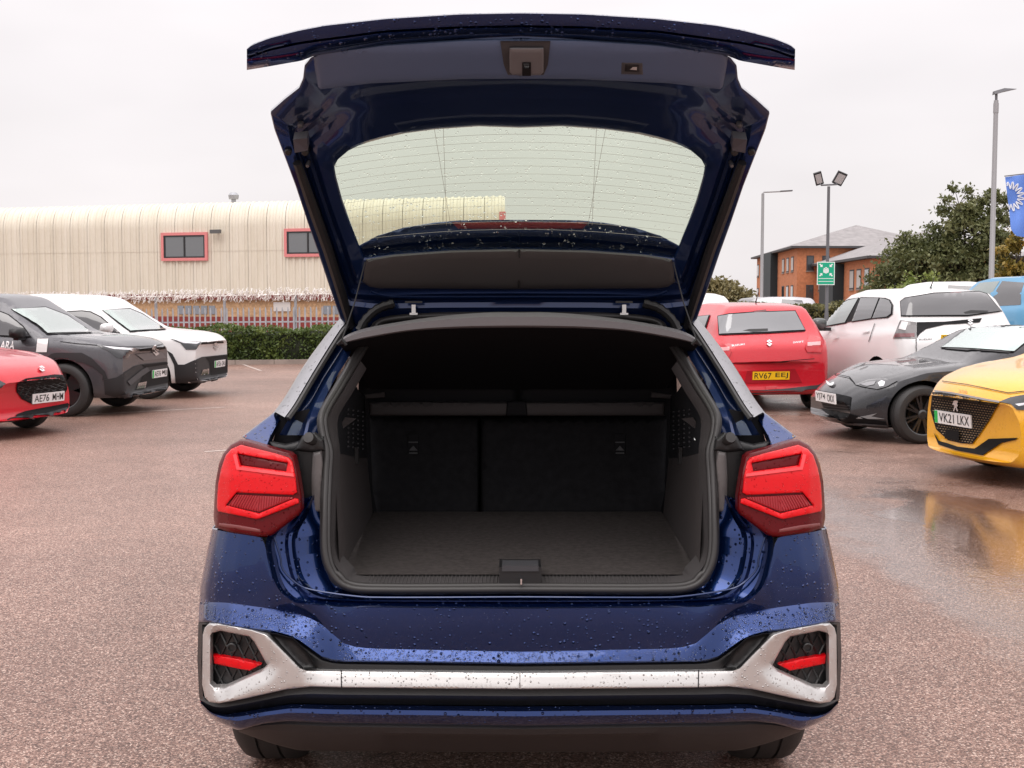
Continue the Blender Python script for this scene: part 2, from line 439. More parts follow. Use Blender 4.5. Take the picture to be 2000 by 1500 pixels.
REDB = mat('lens_red', (.70, .001, .006), .3, 0, .25, spec=.25, drops=150)
REDD = mat('lens_dark_red', (.10, .001, .003), .3, 0, .12, spec=.15, drops=150)
REDR = mat('lens_ribbed', (.36, .012, .02), .4, 0, .2)
CHROME = mat('chrome', (.7, .7, .72), .15, 1.0)
WHITEP = mat('white_metal', (.75, .75, .75), .3, .3)
TYRE = mat('tyre_rubber', (.026, .025, .025), .6, bump=(300, .001))
WATER = mat('water_bead', (1, 1, 1), .0, trans=1.0, ior=1.33)
HGLASS = glass_mat('tailgate_glass', (.75, .81, .69))
audi = empty('blue_car', (X0, 5.2, 0), label='dark blue hatchback with its tailgate raised and its boot empty', cat='car')

C = 1015.
TS = np.concatenate([np.linspace(0, .72, 22), np.linspace(.735, .81, 26), np.linspace(.82, .97, 16), [.98, .988, .995, 1.0]])
def off(t): return interp(t, [(0, 0), (.3, .004), (.5, .014), (.7, .03), (.8, .045), (.9, .075), (.95, .105), (.98, .14), (1, .20)])
def sil(py): return interp(py, [(850, 440), (1033, 414), (1074, 405), (1146, 391), (1205, 388), (1273, 385), (1341, 387), (1382, 391), (1400, 408), (1430, 450)])
def fsm(pts):
    """smooth py(px) function"""
    xs = np.linspace(380, C, 260); ys = np.interp(xs, *zip(*sorted(pts)))
    k = np.ones(7)/7; ys = np.convolve(np.pad(ys, 3, mode='edge'), k, 'valid')
    return lambda px: float(np.interp(px, xs, ys))
def row(pyf, Yf, wrap=True):
    S = sil(pyf(400)); r = []
    for t in TS:
        px = C+(S-C)*t; v = P(px, pyf(px), (Yf(px) if callable(Yf) else Yf)+off(t))
        if t == 0: v.x = X0
        r.append(v)
    if wrap:
        e = r[-1]; r += [e+Vector((-.004, .06, 0)), e+Vector((0, .16, 0)), e+Vector((0, .26, 0))]
    return r
def between(fa, fb, k): return lambda px: fa(px)*(1-k)+fb(px)*k
fU = fsm([(385, 1028), (414, 1033), (448, 1040), (507, 1049), (519, 1053), (525, 1110), (543, 1153), (575, 1178), (670, 1186), (C, 1189)])
fC = fsm([(385, 1178), (407, 1176), (443, 1177), (530, 1189), (598, 1203), (634, 1223), (668, 1256), (690, 1263), (724, 1267), (C, 1273)])
fD = fsm([(385, 1212), (407, 1211), (471, 1224), (530, 1231), (575, 1243), (616, 1273), (632, 1285), (661, 1289), (C, 1294)])
YC = lambda px: 3.149+.034*sstep(660, 560, px)
YU = lambda px: interp(px, [(380, 3.200), (510, 3.192), (545, 3.165), (575, 3.152), (C, 3.147)])
rows = [row(lambda px: fU(px)-3, lambda px: YU(px)+.02), row(fU, YU)]
for k in (.06, .2, .4, .6, .8, .93):
    rows.append(row(between(fU, fC, k), lambda px, k=k: YU(px)*(1-k)+YC(px)*k-.003*math.sin(math.pi*k)))
rows.append(row(fC, YC))
for k in (.1, .3, .6, .85): rows.append(row(between(fC, fD, k), lambda px, k=k: YC(px)+(3.132-YC(px))*k**.9))
rows.append(row(fD, 3.132)); rows.append(row(lambda px: fD(px)+3, 3.136)); rows.append(row(lambda px: fD(px)+6, 3.165))
rear_panel = loft('rear_panel', rows, BLUE, audi, smooth=28)
# black lower trim behind the silver strip
fG = fsm([(385, 1365), (394, 1371), (410, 1390), (440, 1396), (471, 1391), (570, 1375), (652, 1377), (C, 1380)])
fS = fsm([(385, 1364), (403, 1368), (425, 1374), (480, 1364), (561, 1346), (607, 1341), (670, 1343), (C, 1346)])
REC = lambda px: 3.148+.075*sstep(560, 520, px)*sstep(396, 404, px)
rows = [row(lambda px: fD(px)+2, 3.16), row(lambda px: fD(px)+8, 3.15), row(lambda px: fD(px)+12, REC), row(between(fD, fS, .5), REC), row(lambda px: fS(px)-8, REC), row(fS, 3.148), row(lambda px: fS(px)*.6+fG(px)*.4, 3.140), row(lambda px: fG(px)-2, 3.165), row(lambda px: fG(px)+2, 3.20)]
loft('bumper_trim', rows, BLACKP, audi, smooth=25)
# lower blue band
fH = fsm([(385, 1378), (396, 1387), (425, 1408), (466, 1425), (516, 1412), (561, 1408), (640, 1412), (C, 1418)])
rows = [row(lambda px: fG(px)-1, 3.19), row(fG, 3.145), row(lambda px: fG(px)*.75+fH(px)*.25, 3.122), row(lambda px: fG(px)*.5+fH(px)*.5, 3.118), row(lambda px: fG(px)*.1+fH(px)*.9, 3.135), row(lambda px: fH(px)+1, 3.15), row(lambda px: fH(px)+2, 3.19)]
bumper_lower = loft('bumper_band', rows, BLUE, audi, smooth=25)
# diffuser, with the raised centre step
fI = fsm([(440, 1424), (466, 1429), (498, 1441), (540, 1455), (584, 1466), (700, 1468), (C, 1469)])
step_ = lambda px: sstep(770, 740, px)
def drow(k, Y):
    r = []
    for t in np.linspace(0, 1, 40):
        px = C+(466-C)*t; py = fH(px)*(1-k)+fI(px)*k; v = P(px, py, (Y(px) if callable(Y) else Y)+.085*t**3)
        if t == 0: v.x = X0
        r.append(v)
    return r
rows = [drow(-.06, 3.19), drow(0.02, 3.16), drow(.12, 3.155), drow(.33, lambda px: 3.165+.0*step_(px)), drow(.42, lambda px: 3.175+.035*(1-step_(px))), drow(.95, lambda px: 3.235+.035*(1-step_(px))), drow(1.0, 3.30), drow(1.0, 3.6)]
loft('diffuser', rows, DIFF, audi, smooth=25)

# silver trim: frame round the corner insert + centre bar
OFFP = lambda px, py: off((C-px)/(C-sil(py)) if px < C else 0)
hole = [(414, 1236), (430, 1232), (487, 1243), (497, 1254), (515, 1286), (522, 1299), (512, 1310), (440, 1342), (418, 1343), (411, 1336), (411, 1242)]
sil_poly = [(C, 1313), (666, 1310), (600, 1309), (586, 1304), (528, 1246), (518, 1239), (491, 1230), (425, 1218), (408, 1218), (400, 1226), (396, 1240), (395, 1337), (400, 1362), (409, 1371), (428, 1374), (480, 1364), (561, 1346), (607, 1341), (670, 1343), (C, 1346)]
hole_np = np.array(hole, float)
def ysil(px, py):
    d = segdist([(px, py)], hole_np)[0]; tilt = (py-1313)/33*(-.016) if px > 590 else 0
    w = sstep(640, 560, px)
    ridge = .022*max(0, 1-d/26)*(1 if px > 425 else .5)
    return 3.128+OFFP(px, py)+tilt*(1-w)+ridge*w-.012*w
patch('silver_trim', sil_poly, ysil, SILVER, audi, holes=[hole], step=9, thick=.03, rnd=(4, .006), mirror='weld', center=C, smooth=30)
for o in patch('panel_gap', [(665, 1309), (667, 1309), (668, 1345), (666, 1345)], lambda x, y: ysil(x, y)-.001, DARK, audi, thick=.002, step=20): pass
mesh_b = mat('insert_black', (.014, .014, .015), .38)
ins = patch('corner_insert', [(405, 1228), (492, 1236), (528, 1299), (515, 1314), (440, 1348), (406, 1346)], lambda x, y: 3.185+OFFP(x, y), mesh_b, audi, thick=.01)
for side, p in enumerate(ins):
    f = (lambda v: v) if side == 0 else mir
    mb = MB()
    for i in range(-2, 7):
        for a, b in (((405+i*22, 1228), (405+i*22+60, 1350)), ((405+i*22+52, 1228), (405+i*22-8, 1350))):
            pts = [(a[0]+(b[0]-a[0])*t, a[1]+(b[1]-a[1])*t) for t in np.linspace(0, 1, 24)]
            pts = [q for q in pts if inpoly([q], hole)[0]]
            if len(pts) > 2: mb.tube([f(P(x, y, 3.183+OFFP(x, y))) for x, y in pts], .0035, 5)
    mb.build('lattice', mesh_b, p)
    mb = MB(); c = f(P(454, 1263, 3.168+OFFP(454, 1263))); mb.lathe([(0, .0135), (-.012, .0135), (-.014, .011), (-.014, .0085), (-.008, .0085), (-.008, 0)], c, (0, 1, 0), (1, 0, 0), 18); mb.build('parking_sensor', mesh_b, p)
refl = patch('reflector', [(416, 1279), (440, 1283), (465, 1287), (510, 1298), (487, 1310), (455, 1304), (418, 1296)], lambda x, y: 3.160+OFFP(x, y), REDB, audi, rnd=(3, .004), thick=.02)
patch('air_slot', [(526, 1238), (540, 1238), (573, 1247), (600, 1273), (620, 1305), (592, 1307), (580, 1297), (545, 1259)], lambda x, y: 3.140+OFFP(x, y), BLACKP, audi, rnd=(7, -.02), thick=.004, step=6)
mb = MB(); c = P(848, 1243, 3.183)
for q in (c, mir(c)):
    mb = MB(); mb.lathe([(.004, .0098), (-.003, .0098), (-.003, .0088), (.004, .0088)], q, (0, 1, 0), (1, 0, 0), 20); mb.build('parking_sensor', BLUE_DRY, audi)
    mb = MB(); mb.lathe([(.0, .0086), (-.002, .0084), (-.002, 0)], q, (0, 1, 0), (1, 0, 0), 20); mb.build('sensor_face', BLUE_DRY, audi)

# gutter round the boot opening (painted)
def gloft(name, A, B, prof, m, n=60, mirror='weld', smooth=30, sm=catmull):
    """A outer path, B inner path (px,py,Y) with matching keys; prof=(t, push back)"""
    a = []; b = []
    k = max(2, n//(len(A)-1)); 
    A_ = sm(A, n) if len(A) > 2 else lin(A, n)
    # keep keys matched: resample each by key index
    def res(K):
        K = np.array(K, float); s = np.linspace(0, len(K)-1, n); q = np.concatenate([[2*K[0]-K[1]], K, [2*K[-1]-K[-2]]]); out = []
        for u in s:
            i = min(int(u), len(K)-2); t = u-i; p0, p1, p2, p3 = q[i:i+4]
            out.append(.5*((2*p1)+(-p0+p2)*t+(2*p0-5*p1+4*p2-p3)*t*t+(-p0+3*p1-3*p2+p3)*t**3))
        return np.array(out)
    ra, rb = res(A), res(B); rows = []
    for t, d in prof:
        r = []
        for p, q in zip(ra, rb):
            x = p*(1-t)+q*t; v = P(x[0], x[1], x[2]+d)
            if x[0] >= C-.6: v.x = X0
            r.append(v)
        rows.append(r)
    return loft(name, rows, m, audi, mirror, smooth)
GA = [(C, 1190, 3.195), (850, 1189, 3.195), (680, 1187, 3.197), (582, 1179, 3.205), (545, 1157, 3.21), (527, 1112, 3.225), (521, 1052, 3.24), (560, 1010, 3.26), (592, 975, 3.28)]
GB = [(C, 1153, 3.262), (850, 1154, 3.262), (700, 1152, 3.265), (668, 1147, 3.27), (640, 1118, 3.28), (630, 1085, 3.29), (629, 1040, 3.305), (630, 1008, 3.325), (633, 960, 3.345)]
gut = gloft('boot_gutter', GA, GB, [(0, 0), (.10, .012), (.16, .038), (.34, .040), (.40, .026), (.46, .022), (.50, .026), (.56, .03), (1, .03)], BLUE, 90, smooth=22)
mb = MB()
for path, r in (([(C, 1166, 3.245), (760, 1167, 3.245), (690, 1164, 3.247), (610, 1152, 3.255), (580, 1140, 3.258), (552, 1112, 3.262), (548, 1090, 3.264), (536, 1050, 3.27)], .0028),):
    pts = catmull(path, 50); h = [P(*p) for p in pts]; h[0].x = X0
    mb.tube(h, r, 6); mb.tube([mir(v) for v in h], r, 6)
mb.build('sealant_bead', BLUE_DRY, audi)
# D-pillar: outer strip, edge trim, painted channel
PO = [(668, 618, 3.84), (646, 643, 3.78), (596, 710, 3.66), (557, 774, 3.55), (534, 806, 3.49)]
PI = [(684, 620, 3.76), (661, 648, 3.70), (613, 724, 3.575), (575, 788, 3.47), (556, 815, 3.43)]
PC = [(700, 640, 3.70), (683, 693, 3.60), (652, 744, 3.52), (626, 800, 3.43), (622, 850, 3.40)]
n = 30
def res2(K): return catmull(K, n)
ro, ri = res2(PO), res2(PI)
rows = [[P(*q)+Vector((-.02, .75, .02)) for q in ro], [P(*q)+Vector((-.012, .3, .0)) for q in ro], [P(*q)+Vector((-.004, .06, 0)) for q in ro], [P(*q) for q in ro],
        [P(*(a*.75+b*.25))+Vector((0, -.012, .006)) for a, b in zip(ro, ri)], [P(*(a*.35+b*.65))+Vector((0, -.01, .004)) for a, b in zip(ro, ri)], [P(*b) for b in ri], [P(*b)+Vector((.006, .03, 0)) for b in ri]]
pillar = loft('pillar_blade', rows, mat('blade_silver', (.27, .27, .285), .34, .7, .3, drops=110), audi, 'pair', 40)
for f in (lambda v: v, mir): mb = MB(); mb.tube([f(P(q[0]+7, q[1]+3, q[2]-.008)) for q in ri], .008, 6); mb.build('pillar_trim', RUBBER, audi)
PI2 = [(684, 622, 3.74), (664, 652, 3.70), (617, 728, 3.575), (579, 792, 3.47), (545, 850, 3.36)]
gloft('pillar_channel', PI2, PC, [(0, .0), (.12, .035), (.2, .05), (.5, .06), (.62, .02), (.7, .015), (1, .03)], BLUE_DRY, 40, mirror='pair', smooth=25)
shoulder = patch('shoulder', [(473, 853), (500, 832), (534, 806), (557, 814), (544, 826), (530, 852), (522, 875), (500, 868)], lambda x, y: interp(y, [(876, 3.335), (850, 3.40), (806, 3.50)])+(.05 if x < 480 else 0), BLUE, audi, step=7, rnd=(4, .008), thick=.05)
patch('lamp_housing', [(548, 812), (600, 800), (634, 800), (645, 1020), (565, 1020), (530, 870)], lambda x, y: 3.47, DARK, audi, step=20, thick=.02)
# lamp carrier, grey cover and rubber stop
patch('lamp_carrier', [(522, 862), (556, 868), (600, 858), (634, 850), (640, 885), (634, 1004), (592, 1008), (575, 890), (530, 880)], lambda x, y: 3.365, BLACKP, audi, step=10, rnd=(6, .02), thick=.02)
patch('cover_panel', [(611, 884), (628, 880), (631, 905), (630, 1001), (609, 1001), (608, 930)], lambda x, y: 3.345, mat('satin_grey_cover', (.13, .12, .12), .35), audi, step=8, rnd=(5, .012), thick=.015)
patch('bracket_plate', [(574, 880), (590, 852), (615, 845), (632, 858), (636, 880), (610, 884), (590, 882)], lambda x, y: 3.352, BLACKP, audi, step=8, rnd=(6, .015), thick=.015)
for f in (lambda v: v, mir):
    mb = MB(); c = f(P(607, 858, 3.34)); d = Vector((.15 if f is mir else -.15, -.9, .35))
    mb.lathe([(-.02, .013), (.012, .0165), (.016, .0165), (.022, .0145), (.0225, 0)], c, d, (1, 0, 0), 20); mb.build('rubber_stop', RUBBER, audi)
# rubber seal
SP = [(C, 1151, 3.255), (850, 1152, 3.255), (764, 1152, 3.255), (690, 1149, 3.258), (655, 1129, 3.265), (636, 1085, 3.275), (634, 1006, 3.305), (637, 924, 3.35), (639, 882, 3.37), (630, 845, 3.39), (630, 809, 3.415), (660, 756, 3.50), (694, 699, 3.59), (726, 650, 3.68), (770, 622, 3.70), (C, 612, 3.71)]
sp = catmull(SP, 110); mb = MB()
for f in (lambda v: v, mir):
    h = [f(P(*q)) for q in sp]; h[0].x = X0; h[-1].x = X0
    mb.tube(h, .0105, 8, cap=False)
    h2 = [f(P(q[0]+(7 if q[1] < 1140 else 3), q[1]-(7 if q[1] > 1120 else 0), q[2]+.005)) for q in sp]; h2[0].x = X0; h2[-1].x = X0
    mb.tube(h2, .009, 8, cap=False)
    h3 = [f(P(q[0]-(5 if q[1] < 1140 else 0), q[1]+(5 if q[1] > 1120 else 0), q[2]+.008)) for q in sp]
    mb.tube(h3, .006, 6, cap=False)
mb.build('boot_seal', RUBBER, audi, smooth=60)
# inner border trim: sill plate + side
GI = [(C, 1145, 3.27), (850, 1146, 3.27), (705, 1143, 3.272), (668, 1126, 3.28), (645, 1085, 3.292), (644, 1006, 3.32), (648, 924, 3.365), (650, 880, 3.385), (640, 845, 3.405), (640, 809, 3.43), (670, 760, 3.51), (703, 703, 3.60)]
GJ = [(C, 1121, 3.36), (850, 1121, 3.36), (712, 1120, 3.36), (690, 1106, 3.36), (664, 1070, 3.37), (662, 1006, 3.39), (664, 924, 3.43), (664, 880, 3.45), (660, 845, 3.47), (662, 812, 3.49), (690, 765, 3.56), (716, 720, 3.63)]
gloft('opening_trim', GI, GJ, [(0, .012), (.12, -.002), (.3, -.004), (.8, 0), (1, .008)], TRIM, 90)
mb = MB()
for i in range(-40, 41):
    if abs(i) < 6: continue
    x = X0+i*.0105; mb.tube([P(C, 1141, 3.285)*1+Vector((x-P(C, 1141, 3.285).x, 0, .001)), Vector((x, P(C, 1123, 3.35).y, P(C, 1123, 3.35).z+.001))], .0022, 5)
mb.build('sill_rib', TRIM, audi, kind='stuff')
# latch on the sill
mb = MB(); c = P(1016, 1122, 3.275)
mb.box(c.x-.058, c.x+.058, 3.258, 3.36, c.z-.028, c.z+.024); mb.build('latch_cover', BLACKP, audi)
mb = MB(); mb.box(c.x-.050, c.x+.050, 3.252, 3.32, c.z+.014, c.z+.030); mb.build('latch_cap', GREYP, audi)
mb = MB(); q = P(1018, 1134, 3.252); mb.tube([q+Vector((0, 0, .008)), q+Vector((0, -.012, .006)), q+Vector((0, -.012, -.006)), q+Vector((0, 0, -.008))], .0032, 8); mb.build('striker', CHROME, audi)
# boot floor, sides, seats
fz = .735
floor_rows = []
for k in np.linspace(0, 1, 8):
    Y = 3.34+.87*k; xw = (664-1000)/F*3.42*(1-k)+(733-1000)/F*4.28*k
    floor_rows.append([Vector((X0+(xw-X0)*t, Y, .735+.026*k)) for t in np.linspace(0, 1, 12)])
loft('boot_floor', floor_rows, CARPET, audi)
FL = [(664, 1118, 3.31), (676, 1100, 3.40), (690, 1072, 3.60), (708, 1043, 3.85), (728, 1004, 4.21)]
gloft('side_trim', [(652, 878, 3.42), (662, 881, 3.50), (678, 886, 3.7), (696, 891, 3.95), (717, 893, 4.23)], FL, [(0, .03), (.03, 0), (.5, .0), (1, 0)], mat('side_trim_grey', (.066, .058, .058), .9, spec=.15, bump=(500, .002)), 20, mirror='pair')
up = gloft('upper_side_trim', [(672, 735, 3.56), (684, 742, 3.66), (694, 752, 3.8), (702, 765, 4.0), (712, 775, 4.25)], [(651, 882, 3.42), (662, 885, 3.50), (678, 889, 3.7), (696, 893, 3.95), (718, 895, 4.23)], [(0, 0), (.45, .03), (.9, .02), (1, .0)], mat('upper_trim', (.012, .013, .016), .6), 20, mirror='pair')
for side, p in enumerate(up):
    f = (lambda v: v) if side == 0 else mir; mb = MB()
    for i in range(4):
        for j in range(9): mb.lathe([(0, .0035), (.003, .0025), (.003, 0)], f(P(680+i*9.5, 800+j*9+i*1.5, 3.66+i*.11)), (f is mir and -1 or 1, -.4, 0), (0, 0, 1), 6)
    mb.build('grille_dot', GREYP, p, kind='stuff')
    mb = MB(); c = f(P(697, 885, 3.9)); mb.box(c.x-.006, c.x+.006, c.y-.01, c.y+.01, c.z-.035, c.z+.02); mb.build('bag_hook', BLACKP, p)
    mb = MB(); c = f(P(668, 824, 3.56)); s_ = 1 if side == 0 else -1
    mb.add([c, c+Vector((s_*.035, .06, .004)), c+Vector((0, .02, -.022)), c+Vector((s_*.01, 0, .014))], [(0, 1, 2), (0, 3, 1)]); mb.build('clip', TRIM, p)
lamp = MB(); c = P(1362, 851, 3.60); lamp.box(c.x-.008, c.x+.008, c.y-.012, c.y+.012, c.z-.013, c.z+.013); lamp.build('boot_lamp', mat('lamp_white', (.8, .8, .8), .3, emit=((1, .97, .92), .6)), audi)
seat_d = lambda x, y: interp(y, [(810, 4.31), (1004, 4.215)])
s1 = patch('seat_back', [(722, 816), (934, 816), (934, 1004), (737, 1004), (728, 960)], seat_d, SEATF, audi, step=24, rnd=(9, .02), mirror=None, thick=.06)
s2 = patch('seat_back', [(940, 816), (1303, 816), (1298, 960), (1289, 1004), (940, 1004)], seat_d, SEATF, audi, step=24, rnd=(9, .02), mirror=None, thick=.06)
for p, x in ((s1, 807), (s2, 1211)):
    patch('release_bezel', [(x-12, 846), (x+12, 846), (x+11, 888), (x-11, 888)], lambda a, b: seat_d(a, b)-.004, DARK, p, mirror=None, rnd=(2, .003))
    patch('release_bar', [(x-9, 863), (x+9, 863), (x+9, 865), (x-9, 865)], lambda a, b: seat_d(a, b)-.009, GREYP, p, mirror=None)
    patch('anchor_mark', [(x, 871), (x+8, 880), (x-8, 880)], lambda a, b: seat_d(a, b)-.009, GREYP, p, mirror=None)
    patch('release_bar', [(x-8, 884), (x+8, 884), (x+8, 886.5), (x-8, 886.5)], lambda a, b: seat_d(a, b)-.009, GREYP, p, mirror=None)
patch('rear_bar', [(721, 786), (1299, 786), (1299, 812), (721, 812)], lambda x, y: 4.17, TRIM, audi, mirror=None, rnd=(7, .015), step=20, thick=.05)
patch('bar_latch', [(990, 784), (1028, 784), (1030, 812), (988, 812)], lambda x, y: 4.160, DARK, audi, mirror=None, rnd=(4, .006), thick=.02)
patch('cabin_dark_sheet', [(705, 625), (C, 610), (C, 1040), (690, 1040)], lambda x, y: 4.42, DARK, audi, mirror='weld', center=C, step=60, thick=.01)  # black backing sheet standing in for the darkness inside the cabin
patch('shelf_ledge', [(714, 758), (C, 758), (C, 787), (720, 787)], lambda x, y: 4.24, DARK, audi, mirror='weld', center=C, step=30, thick=.05)
patch('shelf_hinge', [(712, 771), (750, 766), (752, 776), (714, 779)], lambda x, y: 4.2, TRIM, audi, rnd=(2, .004))
# lifted parcel shelf
LT = [(C, 616), (960, 616), (887, 620), (805, 629), (723, 643), (685, 654), (665, 665)]
LB = [(C, 639), (960, 639.5), (887, 641), (805, 646), (723, 659), (685, 667), (663, 673)]
lt, lb = catmull(LT, 40), catmull(LB, 40)
sy = lambda px: 3.47+.05*((C-px)/350)**2
rows = []
for k, d in ((-.25, .05), (0, .012), (.12, 0), (.85, 0), (1, .010), (1.1, .04)):
    r = []
    for a, b in zip(lt, lb):
        q = a*(1-k)+b*k; v = P(q[0], q[1], sy(q[0])+d)
        if q[0] >= C-.5: v.x = X0
        r.append(v)
    rows.append(r)
shelf = loft('parcel_shelf', rows, mat('shelf_lip_grey', (.15, .142, .15), .55, bump=(900, .0004)), audi, smooth=30)
rows = []
for k, sx_, in ((0, 663), (.2, 678), (.42, 695), (.7, 708), (.92, 719), (1, 723)):
    r = []
    for t in np.linspace(0, 1, 30):
        px = C+(sx_-C)*t; y0 = np.interp(C+(663-C)*t, lb[::-1, 0], lb[::-1, 1])+1; py = y0*(1-k)+760*k
        v = P(px, py, (sy(px)+.012)*(1-k)+4.2*k+.03*math.sin(math.pi*k)); 
        if t == 0: v.x = X0
        r.append(v)
    rows.append(r)
loft('shelf_underside', rows, mat('shelf_felt', (.011, .011, .013), .95, spec=.08, bump=(500, .001)), shelf)
for f in (lambda v: v, mir):
    mb = MB(); mb.tube([f(P(713, 512, 3.56)), f(P(693, 590, 3.56)), f(P(668, 664, 3.52))], .0022, 6); mb.build('cord', BLACKP, shelf)
    mb = MB(); c = f(P(668, 666, 3.515)); mb.tube([c+Vector((-.012, 0, -.01)), c+Vector((0, -.004, .004)), c+Vector((.012, 0, -.012))], .006, 6); mb.build('cord_hook', BLACKP, shelf)

# ------------------------------------------------------------------ tail lights
def ytl(px, py): return interp(px, [(414, 3.395), (425, 3.335), (450, 3.285), (500, 3.255), (592, 3.235)])+interp(py, [(850, .085), (885, .035), (930, .012), (1000, 0), (1050, -.012)])
lens = [(417, 1012), (418, 985), (421, 940), (428, 905), (436, 886), (450, 869), (468, 859), (482, 860), (539, 877), (568, 885), (576, 892), (583, 925), (590, 968), (590, 996), (584, 1006), (534, 1044), (522, 1049), (505, 1049), (448, 1040), (421, 1031)]
bright = [(441, 889), (452, 877), (470, 869), (538, 886), (564, 894), (571, 902), (577, 930), (580, 962), (572, 967), (462, 962), (441, 987), (506, 1003), (576, 973), (583, 975), (584, 983), (507, 1013), (500, 1014), (426, 999), (423, 990), (426, 945), (432, 915)]
slot = [(464, 886), (562, 904), (559, 921), (470, 909)]
ribz = [(463, 966), (572, 971), (572, 974), (506, 1000), (446, 987)]
tl = patch('tail_light', lens, ytl, REDD, audi, step=8, rnd=(7, .016), thick=.03)
lamps = []
for side, p in enumerate(tl):
    def one(name, poly, d, m, holes=(), rnd=(2.5, .004), step=7):
        V = patch(name, poly, lambda x, y: ytl(x, y)-d, m, p, holes=holes, rnd=rnd, step=step, mirror='pair', thick=.008)
        o = V[side]; u = V[1-side]; bpy.data.objects.remove(u); return o
    lamps.append(one('light_guide', bright, .008, REDB, [slot]))
    one('upper_slot', slot, .001, REDD)
    rz = one('ribbed_lens', ribz, .003, REDR)
    f = (lambda v: v) if side == 0 else mir; mb = MB()
    for i in range(26):
        x = 448+i*5
        if x > 566: break
        y1 = 989+(x-446)*.21 if x < 506 else 1000-(x-506)*.40
        a, b = (x+14*(1 if x < 500 else .2), 967+(x-463)*.04), (x, min(y1, 1000)-2)
        mb.tube([f(P(a[0], a[1], ytl(*a)-.004)), f(P(b[0], b[1], ytl(*b)-.004))], .0018, 5)
    mb.build('rib', REDR, p, kind='stuff')
    one('light_bar', [(455, 889), (461, 886), (467, 912), (572, 925), (574, 931), (462, 917)], .0125, mat('lens_pale', (.90, .05, .06), .3, 0, .3), rnd=None)
    one('lower_bar', [(428, 1021), (470, 1026), (508, 1033), (512, 1041), (470, 1035), (426, 1027)], .002, mat('lens_brown', (.17, .03, .03), .35, 0, .2))

# ------------------------------------------------------------------ raised tailgate
def yh(px, py):
    u = min(1, abs(px-1017)/490); return interp(py, [(20, 2.83), (60, 2.86), (100, 2.90), (150, 2.985), (250, 3.19), (330, 3.32), (480, 3.53), (560, 3.645), (600, 3.69), (650, 3.74)])+.03*u*u
HO = [(C, 70), (800, 84), (640, 104), (608, 112), (595, 128), (592, 154), (584, 172), (556, 194), (528, 219), (536, 253), (556, 306), (577, 362), (601, 435), (622, 495), (642, 556), (667, 628), (720, 640), (860, 640), (C, 640)]
HI = [(C, 251), (935, 248), (850, 254), (790, 262), (750, 271), (720, 279), (700, 286), (680, 296), (660, 313), (653, 326), (656, 345), (668, 390), (684, 436), (696, 466), (704, 488), (712, 506), (770, 498), (880, 490), (C, 488)]
def keyres(K, n):
    K = np.array(K, float); s = np.linspace(0, len(K)-1, n); return np.stack([np.interp(s, range(len(K)), K[:, i]) for i in (0, 1)], 1)
ho, hi_ = keyres(HO, 130), keyres(HI, 130)
prof = [(0, .055), (0, 0.004), (.02, 0), (.26, .004), (.32, .018), (.36, .022), (.40, .012), (.44, .010), (.50, .03), (.58, .034), (.64, .012), (.70, .004), (.85, 0.006), (.97, .012), (1, .02), (1, .06)]
def hrows(prof, a_, b_):
    rows = []
    for t, d in prof:
        r = []
        for p, q in zip(a_, b_):
            # relief only where the frame is wide: along the sides
            w = sstep(610, 430, 640-min(640, p[1]))*sstep(130, 210, p[1]) if True else 1
            x = p*(1-t)+q*t; dd = d if t in (0, 1) else d*(.25+.75*w); v = P(x[0], x[1], yh(*x)+dd*.8)+Vector((0, 0, dd*.1))
            if x[0] >= C-.6: v.x = X0
            r.append(v)
        rows.append(r)
    return rows
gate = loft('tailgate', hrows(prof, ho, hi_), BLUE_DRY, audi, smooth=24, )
# outer skin (top side)
loft('outer_skin', hrows([(0, .055), (.5, .07), (1, .06)], ho, hi_), BLUE, gate)
# lower flange: the wing-shaped edge
WT = fsm([(385, 120), (478, 100), (483, 93), (487, 88), (525, 73), (583, 58), (636, 48), (753, 35), (900, 26), (C, 24)])
WM = fsm([(385, 125), (484, 112), (525, 97), (583, 84), (618, 79), (753, 61), (900, 53), (C, 51)])
WB = fsm([(385, 140), (482, 137), (530, 129), (575, 121), (583, 120), (592, 118), (612, 109), (753, 88), (900, 79), (C, 76)])
def wrow(fn, Y, z=0):
    r = []
    for t in np.concatenate([np.linspace(0, .95, 50), [.97, .985, .995, 1]]):
        px = C+(482-C)*t; v = P(px, fn(px), Y+.05*t**2.5)+Vector((0, 0, z))
        if t == 0: v.x = X0
        r.append(v)
    return r
rows = [wrow(WT, 2.94, -.03), wrow(WT, 2.815), wrow(lambda x: WT(x)+2, 2.806), wrow(lambda x: WT(x)*.6+WM(x)*.4, 2.812), wrow(lambda x: WM(x)-2, 2.83), wrow(WM, 2.842), wrow(lambda x: WM(x)+3, 2.836), wrow(lambda x: WM(x)*.5+WB(x)*.5, 2.85), wrow(WB, 2.89), wrow(lambda x: WB(x)+1, 2.95, .01)]
rows = [r+[r[-1]+(sum((q[-1] for q in rows), Vector())/len(rows)-r[-1])*.98+Vector((.002, .03, .02))] for r in rows]
loft('lower_edge', rows, BLUE, gate, smooth=35)
